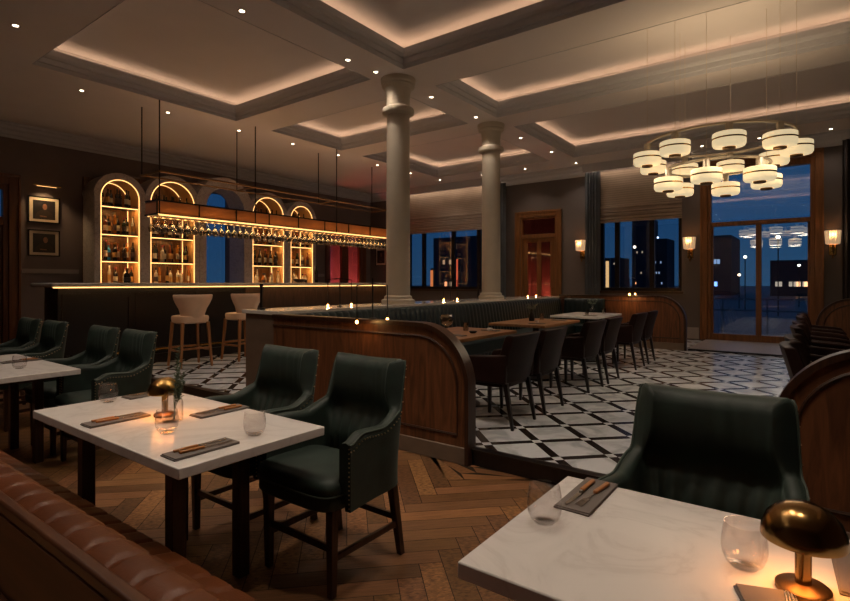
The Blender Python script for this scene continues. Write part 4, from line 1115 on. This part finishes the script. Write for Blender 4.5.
def portrait(loc, axis, w, h, label, pose=0):
    t = thing('framed_portrait', label, 'picture', loc, PI/2 if axis == 'x' else 0, 'framed portraits')   # local: x along the wall, -y out of the wall
    m = MB(); q = .02
    for a in ((-w/2, w/2, h/2-q, h/2), (-w/2, w/2, -h/2, -h/2+q), (-w/2, -w/2+q, -h/2+q, h/2-q), (w/2-q, w/2, -h/2+q, h/2-q)): m.box(a[0], a[1], -.03, 0, a[2], a[3])
    m.build('frame', M['black'], t, smooth=False)
    MB().box(-w/2+q, w/2-q, -.018, -.006, -h/2+q, h/2-q).build('mat_board', M['white'], t, smooth=False)
    cw, chh = w*.70, h*.72
    c = MB().box(-cw/2, cw/2, -.021, -.018, -chh/2, chh/2).build('canvas', M['picdark'], t, smooth=False)
    hx = .01 if pose == 0 else .02
    MB().prism([(hx+.045*w/.5*math.cos(a)*.8, .06*h/.5+.058*h/.5*math.sin(a)) for a in [2*PI*i/20 for i in range(20)]], -.0235, -.021, 'y').build('painted_face', M['skin'], c, smooth=False)
    sh = [(-cw*.42, -chh*.48), (-cw*.34, -chh*.18), (-cw*.12, -chh*.02), (cw*.12, -chh*.02), (cw*.36, -chh*.16), (cw*.44, -chh*.48)]
    MB().prism(sh, -.0228, -.021, 'y').build('painted_coat', M['cloth_p'], c, smooth=False)
    MB().prism([(-cw*.2, -chh*.36), (cw*.1, -chh*.38), (cw*.1, -chh*.32), (-cw*.2, -chh*.30)], -.024, -.0228, 'y').build('painted_hands', M['skin'], c, smooth=False)
portrait((XL, 3.76, 2.79), 'x', .52, .50, 'upper framed dark portrait of a seated figure, under a brass picture light')
portrait((XL, 3.76, 2.155), 'x', .52, .50, 'lower framed dark portrait of a seated figure, just above the chair rail', 1)
portrait((-11.42, YF, 2.24), 'y', .46, .58, 'small framed dark picture on the far wall past the bar rack')
pl = thing('picture_light', 'slim brass picture light bar above the upper portrait', 'lamp', (XL, 3.76, 3.2))
cbuild(pl, MB().tube([(XL+.16, 3.53, 3.24), (XL+.16, 3.99, 3.24)], .016, 10), 'lamp_tube', M['brass'])
cbuild(pl, MB().tube([(XL, 3.76, 3.2), (XL+.1, 3.76, 3.26), (XL+.16, 3.76, 3.24)], .006, 8), 'bracket', M['brass'])
cbuild(pl, MB().box(XL+.145, XL+.155, 3.6, 3.92, 3.221, 3.227), 'diffuser', M['led'], smooth=False)
o = light('SPOT', 'picture_light_beam', (XL+.22, 3.76, 3.2), 14, (1, .66, .32), .05, angle=2.0, blend=.8); o.rotation_euler = (0, math.radians(12), 0)
sw = MB().box(0, .012, -.07, .07, -.05, .05).build('switch_plate', M['brass']); sw.location = (-12.1+.6, 7.75, 1.9)
bpy.data.objects.remove(sw)

# ------------------------------------------------------------------ downlights
dl = thing('ceiling_downlight', '', 'downlight')
MB().lathe([(.028, -.002), (.044, -.004), (.05, 0), (.048, .002), (.028, .002)], n=20, close=False).build('rim', M['spotring'], dl)
MB().lathe([(.0, -.0015), (.0275, -.0015), (.0275, 0), (0, .0)], n=20, close=False).build('lens', M['spot'], dl)
DL = [(-7.25, 2.02, 'over the walnut door end of the bar', 12), (-8.9, 3.3, 'over the bar, before the first rack rods', 9), (-8.87, 4.6, 'over the bar, behind the first rack rods', 9), (-8.83, 5.95, 'over the bar, above the second rack rods', 9), (-8.78, 7.2, 'over the bar between second and third rack rods', 9), (-8.72, 8.45, 'over the bar past the third rack rods', 9), (-8.68, 9.74, 'over the bar at the last rack rods', 8), (-8.62, 10.98, 'beyond the end of the bar rack', 8), (-8.52, 12.2, 'in front of the wide window towards the bar', 8),
      (-4.92, 3.35, 'in the beam before the first column, the first one', 16), (-4.89, 4.91, 'in the beam before the first column, the second one', 16), (-4.86, 5.42, 'just beside the first column capital', 10), (-4.82, 6.67, 'in the beam just past the first column', 12), (-4.78, 7.95, 'in the beam just before the second column', 12), (-4.74, 9.62, 'in the beam past the second column', 12), (-4.70, 11.06, 'in the beam well past the second column', 10), (-4.66, 12.44, 'above the sconce beside the curtain', 10),
      (-7.22, 12.32, 'in front of the wide window towards the oak door', 8), (-5.95, 12.32, 'above the single oak door', 10), (-1.93, 12.49, 'above the pier by the double glass door', 4), (.24, 12.55, 'above the sconce past the double glass door', 4), (-.9, 12.5, 'above the double glass door, hidden by the shades', 2),
      (-5.0, 1.75, 'over the marble table before the bar', 26), (-1.3, 2.2, 'added out of view over the aisle at the step', 42), (-2.35, 1.95, 'over the marble table with the plant vase', 30), (-.35, 1.75, 'over the big near marble table', 30), (-3.4, .5, 'over the leather bench', 18), (-3.5, -1.0, 'behind the leather bench', 20)]  # the aisle downlight is unseen, added to brighten the tiled floor
for i, (x, y, wh_, e) in enumerate(DL):
    o = dl if i == 0 else dup(dl, (x, y, CZ))
    o.location = (x, y, CZ-.0005); o['label'] = 'small round recessed downlight '+wh_; o['group'] = 'recessed ceiling downlights'
    light('SPOT', 'downlight_beam', (x, y, CZ-.02), e*2.1, (1, .81, .64), .03, angle=2.0, blend=.9)
area('chandelier_uplight', (-.955, 7.2, 3.3), 1.2, 1.2, 13, (1, .70, .40), False)

# ------------------------------------------------------------------ outside
struct(MB().box(-190, 90, 13.25, 300, -.4, -.3).box(-60, -13.7, -20, 13.25, -.4, -.3).build('street_ground', M['asphalt'], smooth=False))
M['tower'] = pmat('dusk_building', (.022, .027, .04), .8, noise=.2, nscale=.3)
def building(x0, x1, y0, y1, h, label, nlit, fcol, seed):
    t = thing('street_building', label, 'building', ((x0+x1)/2, (y0+y1)/2, -.3)); R_ = random.Random(seed)
    m = MB().box(x0, x1, y0, y1, -.3, h)
    for k in range(1, int(h/3)): m.box(x0-.05, x1+.05, y0-.12, y0, k*3, k*3+.3)
    cbuild(t, m, 'facade', M['tower'], smooth=False)
    mm = emit('lit_windows_%d' % seed, fcol, .7); m = MB()
    for k in range(nlit):
        x = R_.uniform(x0+.5, x1-1.5); f = R_.randrange(0, max(1, int(h/3))); m.box(x, x+.35, y0-.06, y0-.01, f*3+.9, f*3+1.5)
    tag(cbuild(t, m, 'lit_window', mm, smooth=False), kind='stuff')
building(-43.1, -38.2, 160, 170, 20, 'tall dark tower seen through the window with one blind', 5, (1, .7, .4), 1)
building(-38.0, -34.0, 162, 172, 14, 'dark block beside the tall tower seen through the one-blind window', 5, (.6, .75, 1), 2)
building(-43.0, -35.2, 60, 70, 7.6, 'low dark block seen through the wide window beside the column', 8, (1, .6, .3), 3)
building(-11.5, -8.9, 80, 90, 7.7, 'dark block seen through the double glass door on its lamp ring side', 4, (.5, .7, 1), 4)
building(-4.6, 1.0, 80, 90, 4.2, 'low dark block seen through the double glass door at its far leaf', 9, (1, .75, .5), 5)
building(-62.0, -48, 165, 175, 9, 'distant low block beyond the tall tower', 6, (1, .7, .4), 6)
def street_lamp(x, y, h, label, colr, s):
    t = thing('street_lamp', label, 'street lamp', (x, y, -.3))
    MB().tube([(0, 0, 0), (0, 0, h)], .03, 6).build('pole', M['black'], t)
    MB().lathe([(0, -.09), (.07, -.05), (.09, 0), (.07, .05), (0, .09)], 0, 0, h, 12, close=False).build('globe', emit('street_bulb_%d' % int(abs(x*10)), colr, s), t)
street_lamp(-11.4, 30, 4.6, 'street lamp with a white globe seen past the first mullion of the one-blind window', (1, .9, .7), 14)
street_lamp(-9.7, 30, 4.45, 'street lamp with a white globe seen beside the dark tower', (.8, .9, 1), 14)
street_lamp(-5.3, 30, 4.7, 'street lamp with a white globe seen through the last pane of the one-blind window', (1, .9, .8), 20)
street_lamp(-20.5, 26, 2.6, 'street lamp with a warm globe seen through the wide window', (1, .6, .3), 20)
street_lamp(-16.2, 25, 2.8, 'street lamp with a warm globe seen near the second column', (1, .7, .45), 14)
street_lamp(-1.5, 32, 4.0, 'street lamp with a white globe seen through the double glass door', (1, .85, .6), 14)
def pylon(x, y, w_, h0, h, label, colr, s):
    t = thing('light_pylon', label, 'lit sign pillar', (x, y, -.3))
    MB().box(-w_/2, w_/2, -.1, .1, h0, h).build('lit_face', emit('pylon_%d' % int(abs(x*10)), colr, s), t, smooth=False)
    MB().box(-w_/2-.02, w_/2+.02, -.05, .15, 0, h+.1).build('housing', M['black'], t, smooth=False)
for k, (x, y, h, c) in enumerate(((-9.0, 34, 3.9, (1, .8, .6)), (-13.5, 60, 6.5, (.8, .9, 1)), (-17.5, 30, 3.4, (1, .75, .5)), (-19.0, 32, 2.9, (1, .9, .8)), (-3.3, 36, 3.2, (1, .8, .55)), (-.9, 45, 2.9, (1, .9, .75)), (-4.0, 40, 2.2, (1, .7, .4)))):
    street_lamp(x, y, h, 'distant lamp post, %s of the row further down the street' % ORD[k], c, 9)
pylon(-15.1, 21, .13, .2, 2.3, 'slim glowing orange pillar outside the wide window', (1, .25, .06), 1.2)
pylon(-13.7, 21, .22, .2, 2.8, 'glowing red orange pillar outside the wide window beside the column', (1, .14, .05), 1.1)
pylon(-6.26, 20, .10, .3, 2.5, 'thin glowing orange pillar outside the window with one blind', (1, .55, .2), 1.5)
rail = MB()
for z in (.95, .65): rail.box(-4, 3, 16, 16.04, z, z+.04)
for k in range(8): rail.box(-4+k, -3.96+k, 16, 16.04, -.3, .97)
tag(rail.build('terrace_railing', pmat('pale_rail_metal', (.3, .34, .4), .4)), 'pale metal terrace railing outside the double glass door', 'railing')
mast = thing('street_mast', 'tall mast strung with small orange and white lights outside the one-blind window', 'mast', (-8.6, 50, -.3))
MB().tube([(0, 0, 0), (0, 0, 13)], .08, 6).build('pole', M['black'], mast)
m = MB()
for k in range(9): m.lathe([(0, -.1), (.1, 0), (0, .1)], 0, -.1, 1.5+k*1.35, 8, close=False)
tag(m.build('light_string', emit('mast_lights', (1, .8, .6), 6), mast), kind='stuff')
m = MB()
for k in range(7): m.lathe([(0, -.16), (.16, 0), (0, .16)], random.uniform(-1, .8), -.2, 6.3+random.uniform(-.5, .6), 8, close=False)
tag(m.build('orange_light_cluster', emit('mast_cluster', (1, .35, .1), 8), mast), kind='stuff')

# ------------------------------------------------------------------ dusk sky
w = bpy.data.worlds.new('dusk'); bpy.context.scene.world = w; w.use_nodes = True
N, L = w.node_tree.nodes, w.node_tree.links
bg = N['Background']; tc = N.new('ShaderNodeTexCoord'); sp = N.new('ShaderNodeSeparateXYZ'); L.new(tc.outputs['Generated'], sp.inputs[0])
r = N.new('ShaderNodeValToRGB'); e = r.color_ramp.elements
e[0].position = 0.0; e[0].color = (.022, .070, .135, 1); e[1].position = .55; e[1].color = (.010, .045, .12, 1)
k = e.new(.12); k.color = (.014, .060, .14, 1)
L.new(sp.outputs['Z'], r.inputs['Fac']); L.new(r.outputs['Color'], bg.inputs['Color']); bg.inputs['Strength'].default_value = 1.35

sc = bpy.context.scene
sc.view_settings.view_transform = 'Standard'; sc.view_settings.look = 'None'
sc.view_settings.exposure = 0.32; sc.view_settings.gamma = 1.0; sc.view_settings.use_curve_mapping = False
